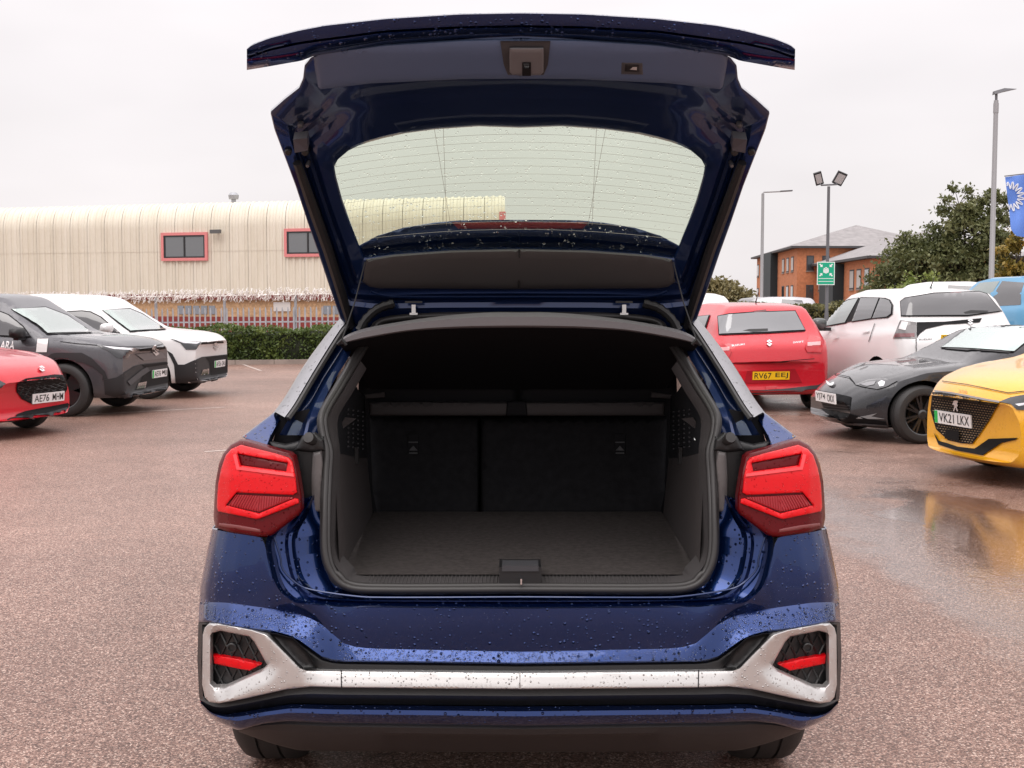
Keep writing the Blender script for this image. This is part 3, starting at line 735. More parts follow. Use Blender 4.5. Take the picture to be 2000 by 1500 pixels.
# grey inner trim with latch
tp = [(C, 74), (900, 77), (753, 86), (650, 99), (622, 104), (612, 110), (613, 125), (621, 170), (626, 175), (640, 173), (724, 163), (900, 155), (C, 154)]
trim = patch('trim_panel', tp, lambda x, y: yh(x, y)-.012, mat('tailgate_trim', (.09, .135, .24), .45, bump=(1500, .0003)), gate, step=14, rnd=(8, .016), mirror='weld', center=C, thick=.02)
patch('latch_recess', [(977, 80), (1075, 80), (1070, 126), (1062, 146), (992, 146), (984, 126)], lambda x, y: yh(x, y)-.013, GREYP, trim, mirror=None, rnd=(7, -.003), thick=.003, step=8)
lp = patch('latch_plate', [(995, 93), (1062, 93), (1062, 140), (1056, 146), (1001, 146), (995, 140)], lambda x, y: yh(x, y)-.022, mat('latch_grey', (.16, .16, .17), .35), trim, mirror=None, rnd=(4, .006), step=8)
patch('latch_slot', [(1020, 122), (1037, 122), (1037, 148), (1020, 148)], lambda x, y: yh(x, y)-.0245, DARK, trim, mirror=None, thick=.003)
patch('latch_hook', [(1022, 124), (1034, 124), (1033, 133), (1024, 133)], lambda x, y: yh(x, y)-.027, CHROME, trim, mirror=None, thick=.003)
bt = patch('button_bezel', [(1214, 122), (1255, 123), (1256, 146), (1213, 145)], lambda x, y: yh(x, y)-.0145, mat('bezel_grey', (.07, .07, .075), .4), trim, mirror=None, rnd=(2.5, .003), step=6)
patch('close_button', [(1221, 126), (1248, 127), (1249, 141), (1220, 140)], lambda x, y: yh(x, y)-.0175, BLACKP, trim, mirror=None, rnd=(2, .002), step=6)
patch('button_symbol', [(1230, 136), (1236, 131), (1244, 131), (1244, 137)], lambda x, y: yh(x, y)-.0195, WHITEP, trim, mirror=None, thick=.001)
# glass, heater lines, beads
GP = [(C, 246), (935, 243), (827, 251), (739, 269), (695, 282), (662, 303), (648, 324), (652, 345), (664, 390), (682, 441), (700, 482), (712, 512), (C, 495)]
pane = patch('window_pane', GP, lambda x, y: yh(x, y)+.028, HGLASS, gate, step=16, mirror='weld', center=C, thick=0)
hl = mat('heater_wire', (.40, .40, .34), .6)
for k in range(13):
    y0 = 262+k*15.5; pts = []
    for x in np.linspace(C, 640, 30):
        y = y0+((C-x)/360)**2*(34-k*.6)
        if inpoly([(x, y)], GP)[0]: pts.append((x, y))
    if len(pts) > 3:
        mb = MB(); h = [P(x, y, yh(x, y)+.026) for x, y in pts]; h[0].x = X0
        full = h[::-1]+[mir(v) for v in h[1:]]; mb.tube(full, .0004, 4); mb.build('heater_line', hl, pane)
for xa, xb in ((848, 880), (866, 872)):
    for f in (lambda v: v, mir):
        mb = MB(); mb.tube([f(P(xa+(xb-xa)*t, 250+(190*t), yh(xa, 250+190*t)+.026)) for t in np.linspace(0, 1, 10)], .0005, 4); mb.build('heater_bus', hl, pane)
droplets('raindrops', [pane], 3600, (.0008, .0034), WATER, pane, flat=.38, flip=True, filt=lambda c, n: c.z > 1.74 or random.random() < .22)
# roof spoiler seen through the glass, with the high brake light
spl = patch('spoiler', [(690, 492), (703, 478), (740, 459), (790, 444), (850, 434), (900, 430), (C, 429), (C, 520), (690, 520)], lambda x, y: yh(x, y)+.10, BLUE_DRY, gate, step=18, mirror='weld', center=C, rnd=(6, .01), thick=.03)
patch('brake_light', [(882, 434), (1150, 434), (1138, 447), (895, 447)], lambda x, y: yh(x, y)+.093, mat('brake_lens', (.20, .02, .025), .3, 0, .6), gate, mirror=None, rnd=(3, .004), thick=.01)
# grey upper trim by the hinges
patch('upper_trim_panel', [(C, 486), (880, 489), (770, 497), (714, 506), (709, 530), (707, 550), (722, 560), (740, 563), (C, 565)], lambda x, y: yh(x, y)-.004, mat('hinge_trim', (.05, .049, .05), .6, bump=(900, .0004)), gate, step=16, mirror='weld', center=C, rnd=(9, .02), thick=.02)
mb = MB()
for f in (lambda v: v, mir):
    h = [f(P(x, y, yh(x, y)-.012)) for x, y in catmull([(C, 580), (800, 580), (745, 576), (724, 569)], 20)]; h[0].x = X0; mb.tube(h, .0045, 6)
mb.build('seam_ridge', BLUE_DRY, gate)
# gas-strut mounts and stops near the corners, inner crease
steel = mat('mount_metal', (.13, .13, .14), .35, .5)
for f in (lambda v: v, mir):
    a = [P(574, 265, 3.17), P(601, 262, 3.17), P(603, 286, 3.21), P(577, 291, 3.22)]
    mb = MB(); vs = [f(q+Vector((0, -.012, -.012))) for q in a]+[f(q+Vector((0, .01, .01))) for q in a]
    mb.add(vs, [(0, 1, 2, 3), (7, 6, 5, 4), (0, 4, 5, 1), (1, 5, 6, 2), (2, 6, 7, 3), (3, 7, 4, 0)]); mb.build('strut_mount', steel, gate, smooth=20)
    for (x, y, r) in ((587, 244, .008), (563, 296, .010), (596, 297, .010), (601, 322, .006)):
        mb = MB(); mb.lathe([(-.02, r), (.005, r), (.009, r*.7), (.0095, 0)], f(P(x, y, yh(x, y)-.002)), (0, -.8, -.5), (1, 0, 0), 14); mb.build('bolt', BLACKP if r > .009 else steel, gate)
    mb = MB(); mb.tube([f(P(x, y, yh(x, y)-.012)) for x, y in ((580, 318), (609, 400), (641, 490), (672, 590), (686, 640))], [.012, .016, .016, .015, .012], 8); mb.build('gas_strut', BLACKP, gate)
    mb = MB(); mb.tube([f(P(x, y, 3.66)) for x, y in catmull([(770, 592), (740, 602), (716, 622), (703, 645)], 14)], [.0155 if i % 2 else .0125 for i in range(14)], 8); mb.build('cable_sleeve', BLACKP, gate)
    mb = MB(); c = f(P(808, 604, 3.67)); mb.box(c.x-.006, c.x+.006, c.y-.004, c.y+.004, c.z-.014, c.z+.014); mb.box(c.x-.012, c.x+.012, c.y-.006, c.y+.004, c.z-.017, c.z-.011); mb.build('hinge_pin', WHITEP, gate)
    mb = MB(); c = f(P(808, 590, 3.67)); mb.box(c.x-.026, c.x+.026, c.y-.004, c.y+.004, c.z-.003, c.z+.003); mb.build('hinge_plate', BLACKP, gate)
# roof rear beam
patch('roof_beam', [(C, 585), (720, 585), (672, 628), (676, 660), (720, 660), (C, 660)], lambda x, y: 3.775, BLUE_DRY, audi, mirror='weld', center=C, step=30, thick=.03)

# ------------------------------------------------------------------ rest of the shell, wheels
def shell(sections, name, m, parent, arch=(), mirror='weld'):
    ns = 90; ys = [s[0] for s in sections]; K = np.array([[c for p in s[1] for c in p] for s in sections])
    Ys = np.linspace(ys[0], ys[-1], ns); rows = []
    for Y in Ys:
        v = [np.interp(Y, ys, K[:, i]) for i in range(K.shape[1])]; h = np.array(v).reshape(-1, 2)
        h = catmull(h, 26); rows.append([Vector((X0-a, Y, z)) for a, z in h])
    r, c = len(rows), len(rows[0]); vs = [p for row_ in rows for p in row_]; fs = []
    for f in grid_faces(r, c):
        ce = sum((vs[i] for i in f), Vector())/4
        if any((ce.y-ay)**2+(ce.z-.335)**2 < .385**2 for ay in arch) and ce.x < X0-.6: continue
        fs.append(f)
    return solid(name, vs, fs, m, parent, mirror, 30)
side_sec = [(3.42, [(.80, .26), (.875, .45), (.872, .75), (.83, .92), (.80, .93)]), (3.6, [(.85, .24), (.893, .45), (.893, .78), (.84, .97), (.80, .98)]), (4.2, [(.86, .22), (.897, .45), (.895, .80), (.86, .97), (.82, .98)]), (6.0, [(.86, .22), (.897, .45), (.89, .80), (.85, .95), (.80, .97)]), (6.9, [(.84, .24), (.89, .45), (.86, .75), (.80, .88), (.4, .95)]), (7.25, [(.72, .26), (.76, .45), (.74, .65), (.68, .75), (.3, .80)]), (7.36, [(.5, .28), (.55, .45), (.52, .6), (.45, .68), (.2, .7)])]
shell(side_sec, 'body_side', BLUE, audi, (3.93, 6.52), 'pair')
roof_sec = [(3.80, [(.54, 1.375), (.50, 1.42), (.40, 1.445), (.2, 1.452), (0, 1.455)]), (4.6, [(.60, 1.43), (.54, 1.475), (.40, 1.497), (.2, 1.503), (0, 1.505)]), (5.1, [(.60, 1.40), (.54, 1.445), (.40, 1.468), (.2, 1.473), (0, 1.475)]), (5.9, [(.72, .98), (.66, 1.0), (.5, 1.01), (.2, 1.02), (0, 1.02)]), (6.9, [(.72, .86), (.64, .90), (.5, .92), (.2, .93), (0, .93)]), (7.3, [(.5, .70), (.45, .74), (.3, .76), (.2, .77), (0, .77)])]
shell(roof_sec, 'roof', BLUE, audi)
GLASSD = mat('dark_car_glass', (.012, .014, .015), .03, spec=.8)
rows = [[P(*q)+Vector((-.02, .75, .02)) for q in ro]]
win_sec = [(4.3, [(.85, .975), (.78, 1.1), (.70, 1.25), (.60, 1.42)]), (5.2, [(.85, .975), (.78, 1.1), (.70, 1.25), (.60, 1.39)]), (5.85, [(.84, .97), (.80, .98), (.76, .985), (.72, .99)])]
shell(win_sec, 'side_window', GLASSD, audi, mirror='pair')
def wheel(name, c, axis, R, W, rim_m, parent, spokes=5, rim_r=.68, style=0, tread=True):
    """c centre of the wheel, axis points outward"""
    c = Vector(c); ax = Vector(axis).normalized(); ref = Vector((0, 0, 1)); mb = MB()
    prof = [(-W/2, R*.70), (-W/2-.004, R*.80), (-W/2+.002, R*.90), (-W/2+.022, R*.97), (-W/2+.05, R), (-W*.16, R), (-W*.16, R-.008), (-W*.12, R-.008), (-W*.12, R), (W*.12, R), (W*.12, R-.008), (W*.16, R-.008), (W*.16, R), (W/2-.05, R), (W/2-.022, R*.97), (W/2-.002, R*.90), (W/2+.004, R*.80), (W/2, R*.70), (W/2-.02, R*.67), (-W/2+.02, R*.67)]
    mb.lathe(prof, c, ax, ref, 40, True); t = mb.build('tyre', TYRE, parent, smooth=30)
    mb = MB(); rr = R*.70
    mb.lathe([(W/2+.002, rr), (W/2-.005, rr*.95), (W/2-.03, rr*.92), (-W/2+.03, rr*.92)], c, ax, ref, 40)
    a = ref; b = ax.cross(a)
    for i in range(spokes):
        for w in ((0,) if style == 0 else (-.11, .11)):
            th = 2*math.pi*i/spokes+w+.3; d = a*math.cos(th)+b*math.sin(th); tt = ax.cross(d)
            w0, w1 = (.030, .045) if style == 0 else (.012, .010)
            if style == 2: w0, w1 = .05, .085
            p0 = c+ax*(W/2-.035)+d*rr*.18; p1 = c+ax*(W/2-.012)+d*rr*.95
            mb.add([p0-tt*w0, p0+tt*w0, p1+tt*w1, p1-tt*w1, p0-tt*w0-ax*.03, p0+tt*w0-ax*.03, p1+tt*w1-ax*.03, p1-tt*w1-ax*.03], [(0, 1, 2, 3), (4, 7, 6, 5), (0, 3, 7, 4), (1, 5, 6, 2), (0, 4, 5, 1), (2, 6, 7, 3)])
    mb.lathe([(W/2-.02, 0), (W/2-.02, rr*.16), (W/2-.03, rr*.24), (W/2-.09, rr*.26)], c, ax, ref, 20)
    mb.build('rim', rim_m, t, smooth=30)
    mb = MB(); mb.lathe([(W/2-.10, 0), (W/2-.10, rr*.62), (W/2-.12, rr*.62)], c, ax, ref, 24); mb.lathe([(W/2-.13, 0), (W/2-.13, rr*.93)], c, ax, ref, 24); mb.build('brake_disc', mat('brake_dark', (.03, .03, .03), .5, .5), t)
    return t
RIMB = mat('rim_black', (.012, .012, .013), .3, 0, .6)
RIMS = mat('rim_silver', (.4, .4, .41), .3, .8)
for sx_ in (-1, 1):
    for Y in (3.93, 6.52): wheel('wheel', (X0+sx_*.785, Y, .33), (sx_, 0, 0), .33, .225, RIMS, audi)
mb = MB(); mb.box(X0-.62, X0+.62, 3.42, 7.0, .20, .235); mb.box(X0-.62, X0+.62, 3.42, 3.46, .20, .7); mb.build('underbody', DARK, audi)
for sx_ in (-1, 1):
    for Y in (3.93, 6.52): mb = MB(); mb.add([(X0+sx_*xx, Y+.40*math.cos(a), .36+.40*math.sin(a)) for a in np.linspace(-.05, math.pi+.05, 20) for xx in (.60, .86)], grid_faces(20, 2)); mb.build('wheel_arch_liner', DARK, audi)
droplets('raindrops', [rear_panel], 2600, (.0012, .0042), WATER, audi, filt=lambda c, n: n.z > .35 and c.z < .66)
droplets('raindrops', [rear_panel], 900, (.0007, .0018), WATER, audi, filt=lambda c, n: n.z <= .35)
droplets('raindrops', shoulder+tl+lamps, 900, (.0008, .0026), WATER, audi)
droplets('raindrops', pillar, 500, (.001, .003), WATER, audi)
# ------------------------------------------------------------------ parked cars
def text_geo(body, shear=0, bold=0):
    cu = bpy.data.curves.new('t', 'FONT'); cu.body = body; cu.size = 1; cu.shear = shear; cu.offset = bold
    ob = bpy.data.objects.new('t', cu); COL.objects.link(ob); bpy.context.view_layer.update()
    me = bpy.data.meshes.new_from_object(ob.evaluated_get(bpy.context.evaluated_depsgraph_get()))
    V = np.array([v.co[:2] for v in me.vertices]); Fc = [tuple(p.vertices) for p in me.polygons]
    bpy.data.objects.remove(ob); bpy.data.curves.remove(cu); bpy.data.meshes.remove(me)
    V -= V.min(0); V /= V.max(0); return V-.5, Fc         # unit box centred
INK = mat('plate_ink', (.01, .01, .01), .5)
EMB = mat('emblem_silver', (.75, .75, .76), .25, .5)
GREEN = mat('plate_green', (.02, .45, .08), .5)
S_POLY = [(0, 1), (.9, .42), (.5, .16), (0, .48), (-.25, .32), (.9, -.42), (0, -1), (-.9, -.42), (-.5, -.16), (0, -.48), (.25, -.32), (-.9, .42)]
class Car:
    def __init__(s, name, front, heading, L, spec, paint, label, cat='car', group=None, anchor='front', arch=None, crown=.16, z0=0, bool_=True):
        s.f = Vector((math.cos(heading), math.sin(heading), 0)); s.r = Vector((s.f.y, -s.f.x, 0)); s.L = L; s.z0 = z0
        c = Vector((*front, z0)); s.c = c-s.f*(L/2) if anchor == 'front' else c+s.f*(L/2)
        s.o = empty(name, s.c, heading-math.pi/2, label=label, cat=cat, group=group)
        top, belt, w, wr, bot = spec
        h = L/2; ys = np.concatenate([np.linspace(-h, -h+.12, 7)[:-1], np.linspace(-h+.12, h-.12, 74), np.linspace(h-.12, h, 7)[1:]])
        def fn(p):
            xs = np.linspace(-h, h, 400); v = np.interp(xs, *zip(*sorted(p))); k = np.hanning(17); k /= k.sum(); vv = np.convolve(np.pad(v, 8, mode='edge'), k, 'valid')
            e = np.clip((h-np.abs(xs))/.10, 0, 1); vv = vv*e+v*(1-e)
            return lambda y: float(np.interp(y, xs, vv))
        T, B, W, R, Z = map(fn, (top, belt, w, wr, bot)); wmax = max(p[1] for p in w); s.T, s.W = T, W
        rows = []
        for y in ys:
            t, b, ww, r, z = T(y), B(y), W(y), R(y), Z(y); b = min(b, t-.01); g = t-b
            pts = [(0, z), (ww*.8, z), (ww*.94, z+.04), (ww*.985, z+(b-z)*.22), (ww, z+(b-z)*.5), (ww*.992, z+(b-z)*.75), (ww*.965, b-.05*min(1, g*3+.3)), (ww*.94, b), (ww*.93*(1-.12)+r*.12, b+g*.10), ((ww*.93)*.5+r*.5+.012, b+g*.5), (r+.012, t-.17*g-.012), (r*.95, t-.05*g-.008), (r*.80, t-.012), (r*.45, t-.003), (0, t)]
            q = catmull(pts, 46); dy = -crown*math.copysign(1, y)*sstep(.45*h, h, abs(y))
            rows.append([Vector((x, y+dy*(x/wmax)**2, zz)) for x, zz in q])
        n, c_ = len(rows), len(rows[0]); vs = [p for r_ in rows for p in r_]; fs = grid_faces(n, c_)
        nv = len(vs); vs = vs+[Vector((-p.x, p.y, p.z)) for p in vs]; fs = fs+[tuple(reversed([i+nv for i in f])) for f in fs]
        for e in (0, n-1):   # end caps: strips across
            a = [e*c_+i for i in range(c_)]; b2 = [nv+i for i in a]; fs += [(a[i], a[i+1], b2[i+1], b2[i]) for i in range(c_-1)]
        me = mesh_of([s.lw(v) for v in vs], fs, 'body'); fixn(me)
        s.body = link('body', me, paint, s.o, 32)
        if arch and bool_:
            cut = MB()
            for (y, zc, rr) in arch:
                for sg in (-1, 1): cut.lathe([(0, rr), (.6, rr)], s.lw(Vector((sg*(wmax-.30), y, zc))), s.r*sg, (0, 0, 1), 40)
            for i in range(len(arch)*2):
                b = i*80; cut.f.append(list(range(b, b+40))[::-1]); cut.f.append(list(range(b+40, b+80))); cut.mi += [0, 0]
            co = cut.build('cutter', DARK); s.body.data.materials.append(DARK)
            md = s.body.modifiers.new('b', 'BOOLEAN'); md.object = co; md.operation = 'DIFFERENCE'; md.solver = 'EXACT'
            try: md.material_mode = 'TRANSFER'
            except Exception: pass
            bpy.context.view_layer.update()
            me2 = bpy.data.meshes.new_from_object(s.body.evaluated_get(bpy.context.evaluated_depsgraph_get()))
            s.body.modifiers.clear(); s.body.data = me2; bpy.data.objects.remove(co)
            me2.transform(wm(s.body.parent).inverted() @ s.body.matrix_parent_inverse.inverted() if False else Matrix())
            me2.polygons.foreach_set('use_smooth', [True]*len(me2.polygons)); me2.set_sharp_from_angle(angle=math.radians(32))
        me = s.body.data
        s.bvh = BVHTree.FromPolygons([v.co.copy() for v in me.vertices], [tuple(p.vertices) for p in me.polygons])
    def lw(s, v): return s.c+s.r*v[0]+s.f*v[1]+Vector((0, 0, v[2]))
    def hit(s, px, py):
        d = pdir(px, py).normalized(); r = s.bvh.ray_cast(Vector((0, 0, CAMH)), d); return r[0], r[1]
    def decal(s, name, poly, m, parent=None, off=.010, thick=.012, step=None, holes=(), smooth=40, rnd=None):
        """trace an outline from the photograph onto the body"""
        off = max(off, .011)
        if name in ('windscreen', 'side_window', 'rear_window'):
            P_ = np.array(poly, float); k = 2.2; A = np.roll(P_, 1, 0); B = np.roll(P_, -1, 0); sg = np.sign(np.sum(P_[:, 0]*np.roll(P_[:, 1], -1)-np.roll(P_[:, 0], -1)*P_[:, 1])); big = []
            for a_, p_, b_ in zip(A, P_, B):
                n1 = np.array([(p_-a_)[1], -(p_-a_)[0]]); n2 = np.array([(b_-p_)[1], -(b_-p_)[0]]); n1 /= np.linalg.norm(n1)+1e-9; n2 /= np.linalg.norm(n2)+1e-9; nn = n1+n2; nn /= max(.6, np.linalg.norm(nn)); big.append(tuple(p_+sg*nn*k*1.1))
            s.decal('window_surround', big, GRIL, parent, .011, .012); off = .018
        P_ = np.array(poly, float); ext = max(P_.max(0)-P_.min(0)); V, T = cdt_fill(poly, holes, step or max(1.6, ext/26))
        hs = [s.hit(x, y) for x, y in V]
        idx = {}; vs = []
        # outline points off the body's edge slide to the nearest surface
        for i, (h, n) in enumerate(hs):
            if h is None:
                d = pdir(*V[i]).normalized(); q = s.bvh.find_nearest(Vector((0, 0, CAMH))+d*((s.c-Vector((0, 0, CAMH))).length)); h, n = q[0], q[1]
            d = (h-Vector((0, 0, CAMH))).normalized()
            if n.dot(d) > 0: n = -n
            vs.append(h+n*off)
        T = [t for t in T if max((vs[t[0]]-vs[t[1]]).length, (vs[t[1]]-vs[t[2]]).length, (vs[t[0]]-vs[t[2]]).length) < .7]
        if not T: return None
        n0 = len(vs); cam_ = Vector((0, 0, CAMH))
        return solid(name, vs, T, m, parent or s.o, None, smooth, thick, tuple((sum(vs, Vector())/n0-cam_).normalized()))
    def ldecal(s, name, poly, side, m, parent=None, off=.004):
        """outline in (y,z) of the car, cast onto one flank"""
        V, T = cdt_fill(poly, (), .12); vs = []
        for y, z in V:
            r = s.bvh.ray_cast(s.lw(Vector((side*2, y, z))), -s.r*side)
            if r[0] is None: r = s.bvh.find_nearest(s.lw(Vector((side*.8, y, z))))
            vs.append(r[0]+s.r*side*off)
        return solid(name, vs, T, m, parent or s.o, None, 40, .004, tuple(-s.r*side))
    def fdecal(s, name, poly, m, off=.012):
        """windscreen outline in (x,z), cast from the front"""
        V, T = cdt_fill(poly, (), .12); vs = []
        for x, z in V:
            r = s.bvh.ray_cast(s.lw(Vector((x, 4, z))), -s.f); vs.append((r[0] or s.lw(Vector((x, 0, z))))+s.f*off)
        return solid(name, vs, T, m, s.o, None, 40, .006, tuple(-s.f))
    def plate(s, px, py, txt, col, rear=False, green=False, z=None, tilt=.08, out=.02):
        h, n = s.hit(px, py); nrm = (-s.f if rear else s.f); up = (Vector((0, 0, 1))+nrm*tilt).normalized(); right = up.cross(nrm).normalized()
        c = h+nrm*out; W_, H_ = .52, .112; mb = MB(); mb.obox(c, right*W_/2, up*H_/2, nrm*.006)
        p = mb.build('number_plate', mat('plate_'+('yellow' if rear else 'white'), (.85, .50, .012) if rear else (.80, .80, .80), .35), s.o, smooth=0)
        w0, w1 = -W_/2+.02, W_/2-.02
        if green: w0 += .045; mb = MB(); mb.obox(c-right*(W_/2-.024)+nrm*.007, right*.022, up*(H_/2-.003), nrm*.0015); mb.build('plate_band', GREEN, p, smooth=0)
        ws_ = txt.split(' '); tot_ = sum(len(q) for q in ws_)+.8; u = w0
        for q in ws_:
            wd = (w1-w0)*len(q)/tot_; V, Fc = text_geo(q, bold=.004); mb = MB()
            mb.add([c+right*(u+wd*.5+x*wd*.97)+up*(y*.078)+nrm*.0085 for x, y in V], Fc); mb.build('plate_text', INK, p, smooth=0, norm=False); u += wd+(w1-w0)*.8/tot_
        return p
    def text(s, txt, px0, py0, px1, py1, hpx, m, shear=0, off=.006, name='badge', bold=.01):
        V, Fc = text_geo(txt, shear, bold); mb = MB(); vs = []
        for x, y in V:
            X = px0+(px1-px0)*(x+.5); Yp = py0+(py1-py0)*(x+.5)-y*hpx; h, n = s.hit(X, Yp)
            if h is None: h, n = s.bvh.find_nearest(s.c)[:2]
            d = (h-Vector((0, 0, CAMH))).normalized(); vs.append(h-d*off)
        mb.add(vs, Fc); return mb.build(name, m, s.o, smooth=0, norm=False)
    def emblem(s, px, py, rx, ry, m=None, shape=S_POLY, shear=0):
        return s.decal('emblem', [(px+x*rx, py-y*ry+x*rx*shear) for x, y in shape], m or EMB, off=.022, thick=.012, step=2.0)
    def wheels(s, front_y, rear_y, x, R, W_, rim, style=1, spokes=10, sides=(-1, 1)):
        for y in (front_y, rear_y):
            for sg in sides:
                c = s.lw(Vector((sg*x, y, R))); wheel('wheel', c, s.r*sg, R, W_, rim, s.o, spokes, style=style)
    def mirror(s, px, py, side, size, m, y, xo=.10, zc=1.08):
        c = s.lw(Vector((side*(s.W(y)+xo), y, zc))); mb = MB(); prof = []
        a, b, d = size
        for i in range(9):
            th = math.pi*i/8-math.pi/2; prof.append((math.sin(th)*a, math.cos(th)**.45))
        k = 14; base = 0
        for hh, rr in prof:
            for j in range(k):
                w = 2*math.pi*j/k; cw, sw = math.cos(w), math.sin(w); ex = .55
                mb.v.append(c+s.r*side*hh+Vector((0, 0, 1))*(math.copysign(abs(sw)**ex, sw)*b*rr)+s.f*(math.copysign(abs(cw)**.8, cw)*d*rr))
        mb.f += [list(f) for f in grid_faces(len(prof), k, 0, True)]; mb.mi += [0]*len(mb.f)
        mr_ = mb.build('door_mirror', m, s.o, 60)
        mb = MB(); p0 = s.lw(Vector((side*(s.W(y)-.04), y-.01, zc-b*.9))); mb.obox((c+p0)/2-Vector((0, 0, b*.5)), s.r*(abs((c-p0).dot(s.r))/2+.03), s.f*.035, Vector((0, 0, .025))); mb.build('mirror_arm', BLACKP, mr_)
        return mr_

WSCREEN = mat('windscreen_wet_sky', (.30, .36, .34), .06, .35, 1.0, spec=.8, drops=120)  # pale teal base paints in the sky's reflection; the beads are rain relief
WIN = mat('tinted_window', (.05, .05, .055), .05, .15, 1.0, spec=.8)
WINL = mat('light_window', (.22, .27, .26), .05, .25, 1.0, spec=.8)
CLAD = mat('cladding', (.016, .016, .018), .5, bump=(900, .0003))
GRIL = mat('grille_black', (.005, .005, .006), .5, spec=.15)
LAMP = mat('headlamp_glass', (.035, .036, .04), .08, .3, 1.0)
LAMPW = mat('lamp_chrome', (.7, .7, .72), .2, .6)
H_ = 2.1375
VIT = ([(-H_, .9), (-2.05, 1.12), (-1.85, 1.45), (-1.6, 1.59), (-.6, 1.635), (.1, 1.615), (.34, 1.575), (1.02, 1.10), (1.15, 1.08), (1.75, 1.03), (1.98, .99), (2.08, .94), (H_, .88)],
       [(-H_, .8), (-1.9, 1.03), (-.5, 1.01), (1.0, .99), (1.3, .99), (1.9, .95), (2.05, .90), (H_, .82)],
       [(-H_, .72), (-2.0, .83), (-1.5, .89), (1.55, .90), (1.85, .885), (2.03, .84), (2.1, .80), (H_, .76)],
       [(-H_, .5), (-1.9, .56), (-1.5, .60), (.3, .60), (.4, .61), (1.05, .76), (1.3, .79), (1.9, .76), (2.05, .70), (H_, .60)],
       [(-H_, .45), (-1.9, .26), (1.8, .24), (2.05, .24), (H_, .27)])
def vitara(name, front, phi, paint, label, rim=RIMB):
    c = Car(name, front, -math.radians(phi), 2*H_, VIT, paint, label, group=None, arch=[(1.27, .36, .40), (-1.42, .36, .40)])
    c.wheels(1.27, -1.42, .785, .35, .22, rim, style=2, spokes=5); return c
GREYPAINT = mat('graphite_paint', (.085, .085, .095), .38, .5, .8, drops=110)
WHITEPAINT = mat('white_paint', (.72, .71, .71), .3, 0, .45)
REDPAINT = mat('red_paint', (.60, .008, .022), .32, .1, .9, drops=110)
dv = vitara('graphite_suv', (-4.90, 16.45), 6, GREYPAINT, 'graphite grey SUV with white door lettering and black wheels')
dv.decal('windscreen', [(24, 605), (88, 602), (131, 618), (179, 650), (93, 652), (71, 633)], WSCREEN)
dv.decal('side_window', [(-30, 606), (0, 610), (17, 617), (45, 639), (60, 658), (20, 656), (-30, 654)], WIN)
dv.decal('sticker', [(74, 662), (95, 662), (92, 688), (71, 688)], mat('sticker_white', (.75, .75, .75), .5), off=.003, thick=.003)
dv.decal('arch_cladding', [(91, 699), (101, 691), (112, 689), (160, 689), (179, 699), (205, 725), (211, 740), (200, 742), (201, 734), (183, 717), (160, 708), (119, 706), (105, 710), (96, 712)], CLAD, off=.012, thick=.02)
cl = dv.decal('lower_cladding', [(203, 742), (227, 737), (263, 715), (277, 711), (328, 706), (335, 720), (336, 750), (330, 765), (285, 775), (238, 778), (205, 770)], CLAD, off=.010, thick=.02)
dv.decal('headlamp', [(190, 675), (215, 677), (272, 682), (263, 687), (253, 692), (248, 700), (228, 699), (215, 688)], LAMP, off=.008)
dv.decal('lamp_strip', [(200, 676), (215, 677.5), (270, 682), (262, 685), (222, 682)], LAMPW, off=.012)
dv.decal('nose_strip', [(272, 682), (295, 680), (322, 677), (322, 681), (296, 684.5), (273, 686)], GRIL, off=.006)
dv.decal('grille', [(275, 713), (327, 707), (328, 711), (281, 718)], GRIL, off=.016)
dv.decal('grille', [(280, 726), (332, 717), (334, 746), (288, 755), (279, 760), (262, 762), (272, 745)], GRIL, off=.016)
dv.decal('skid_lip', [(236, 771), (335, 751), (335, 754), (283, 766), (238, 777)], GREYP, off=.02)
dv.decal('fog_lamp', [(268, 748), (284, 745), (281, 758), (264, 760)], CHROME, off=.02)
dv.decal('nose_panel', [(264, 692), (313, 686), (323, 699), (280, 704)], mat('graphite_light', (.12, .12, .13), .4, .3, .6), off=.012)
dv.decal('bumper_brow', [(246, 745), (274, 722), (284, 717), (290, 724), (270, 738), (252, 753)], mat('brow_grey', (.055, .055, .06), .5), off=.022)
for p in ([(118, 667), (150, 671), (190, 674), (190, 675), (150, 672), (118, 668)], [(190, 674), (240, 678), (300, 676), (318, 672), (318, 673), (300, 677), (240, 679.2)]): dv.decal('panel_gap', p, DARK, off=.003, thick=.003)
dv.emblem(302, 685, 7, 10, shear=.25); dv.plate(309, 729, 'AE76 MJJ', 1, green=True)
dv.text('ARA', -1, 674.5, 27, 674.5, 17, mat('decal_white', (.8, .8, .8), .4), shear=.3, name='door_lettering', bold=.02)
dv.mirror(28, 646, 1, (.11, .075, .09), BLACKP, .72, zc=1.10)
wv = vitara('white_suv', (-4.72, 19.35), 5, WHITEPAINT, 'white SUV with black lower cladding in front of the hedge')
wv.decal('windscreen', [(202, 607), (253, 605), (277, 615), (323, 644), (255, 647), (232, 630)], WSCREEN)
wv.decal('side_window', [(105, 612), (160, 609), (177, 611), (197, 621), (233, 650), (160, 648), (105, 646)], WIN)
wv.decal('lower_cladding', [(326, 684), (337, 691), (348, 712), (360, 712), (393, 697), (442, 692), (444, 703), (447, 732), (410, 743), (370, 748), (343, 747), (340, 712)], CLAD, off=.010, thick=.02)
wv.decal('headlamp', [(333, 662), (357, 667), (393, 668), (388, 673), (382, 683), (363, 683), (352, 670)], LAMP, off=.008)
wv.decal('lamp_strip', [(340, 663), (357, 667), (391, 669), (383, 672), (358, 670)], LAMPW, off=.012)
wv.decal('nose_strip', [(393, 669), (435, 666), (436, 669.5), (392, 672.5)], GRIL, off=.006)
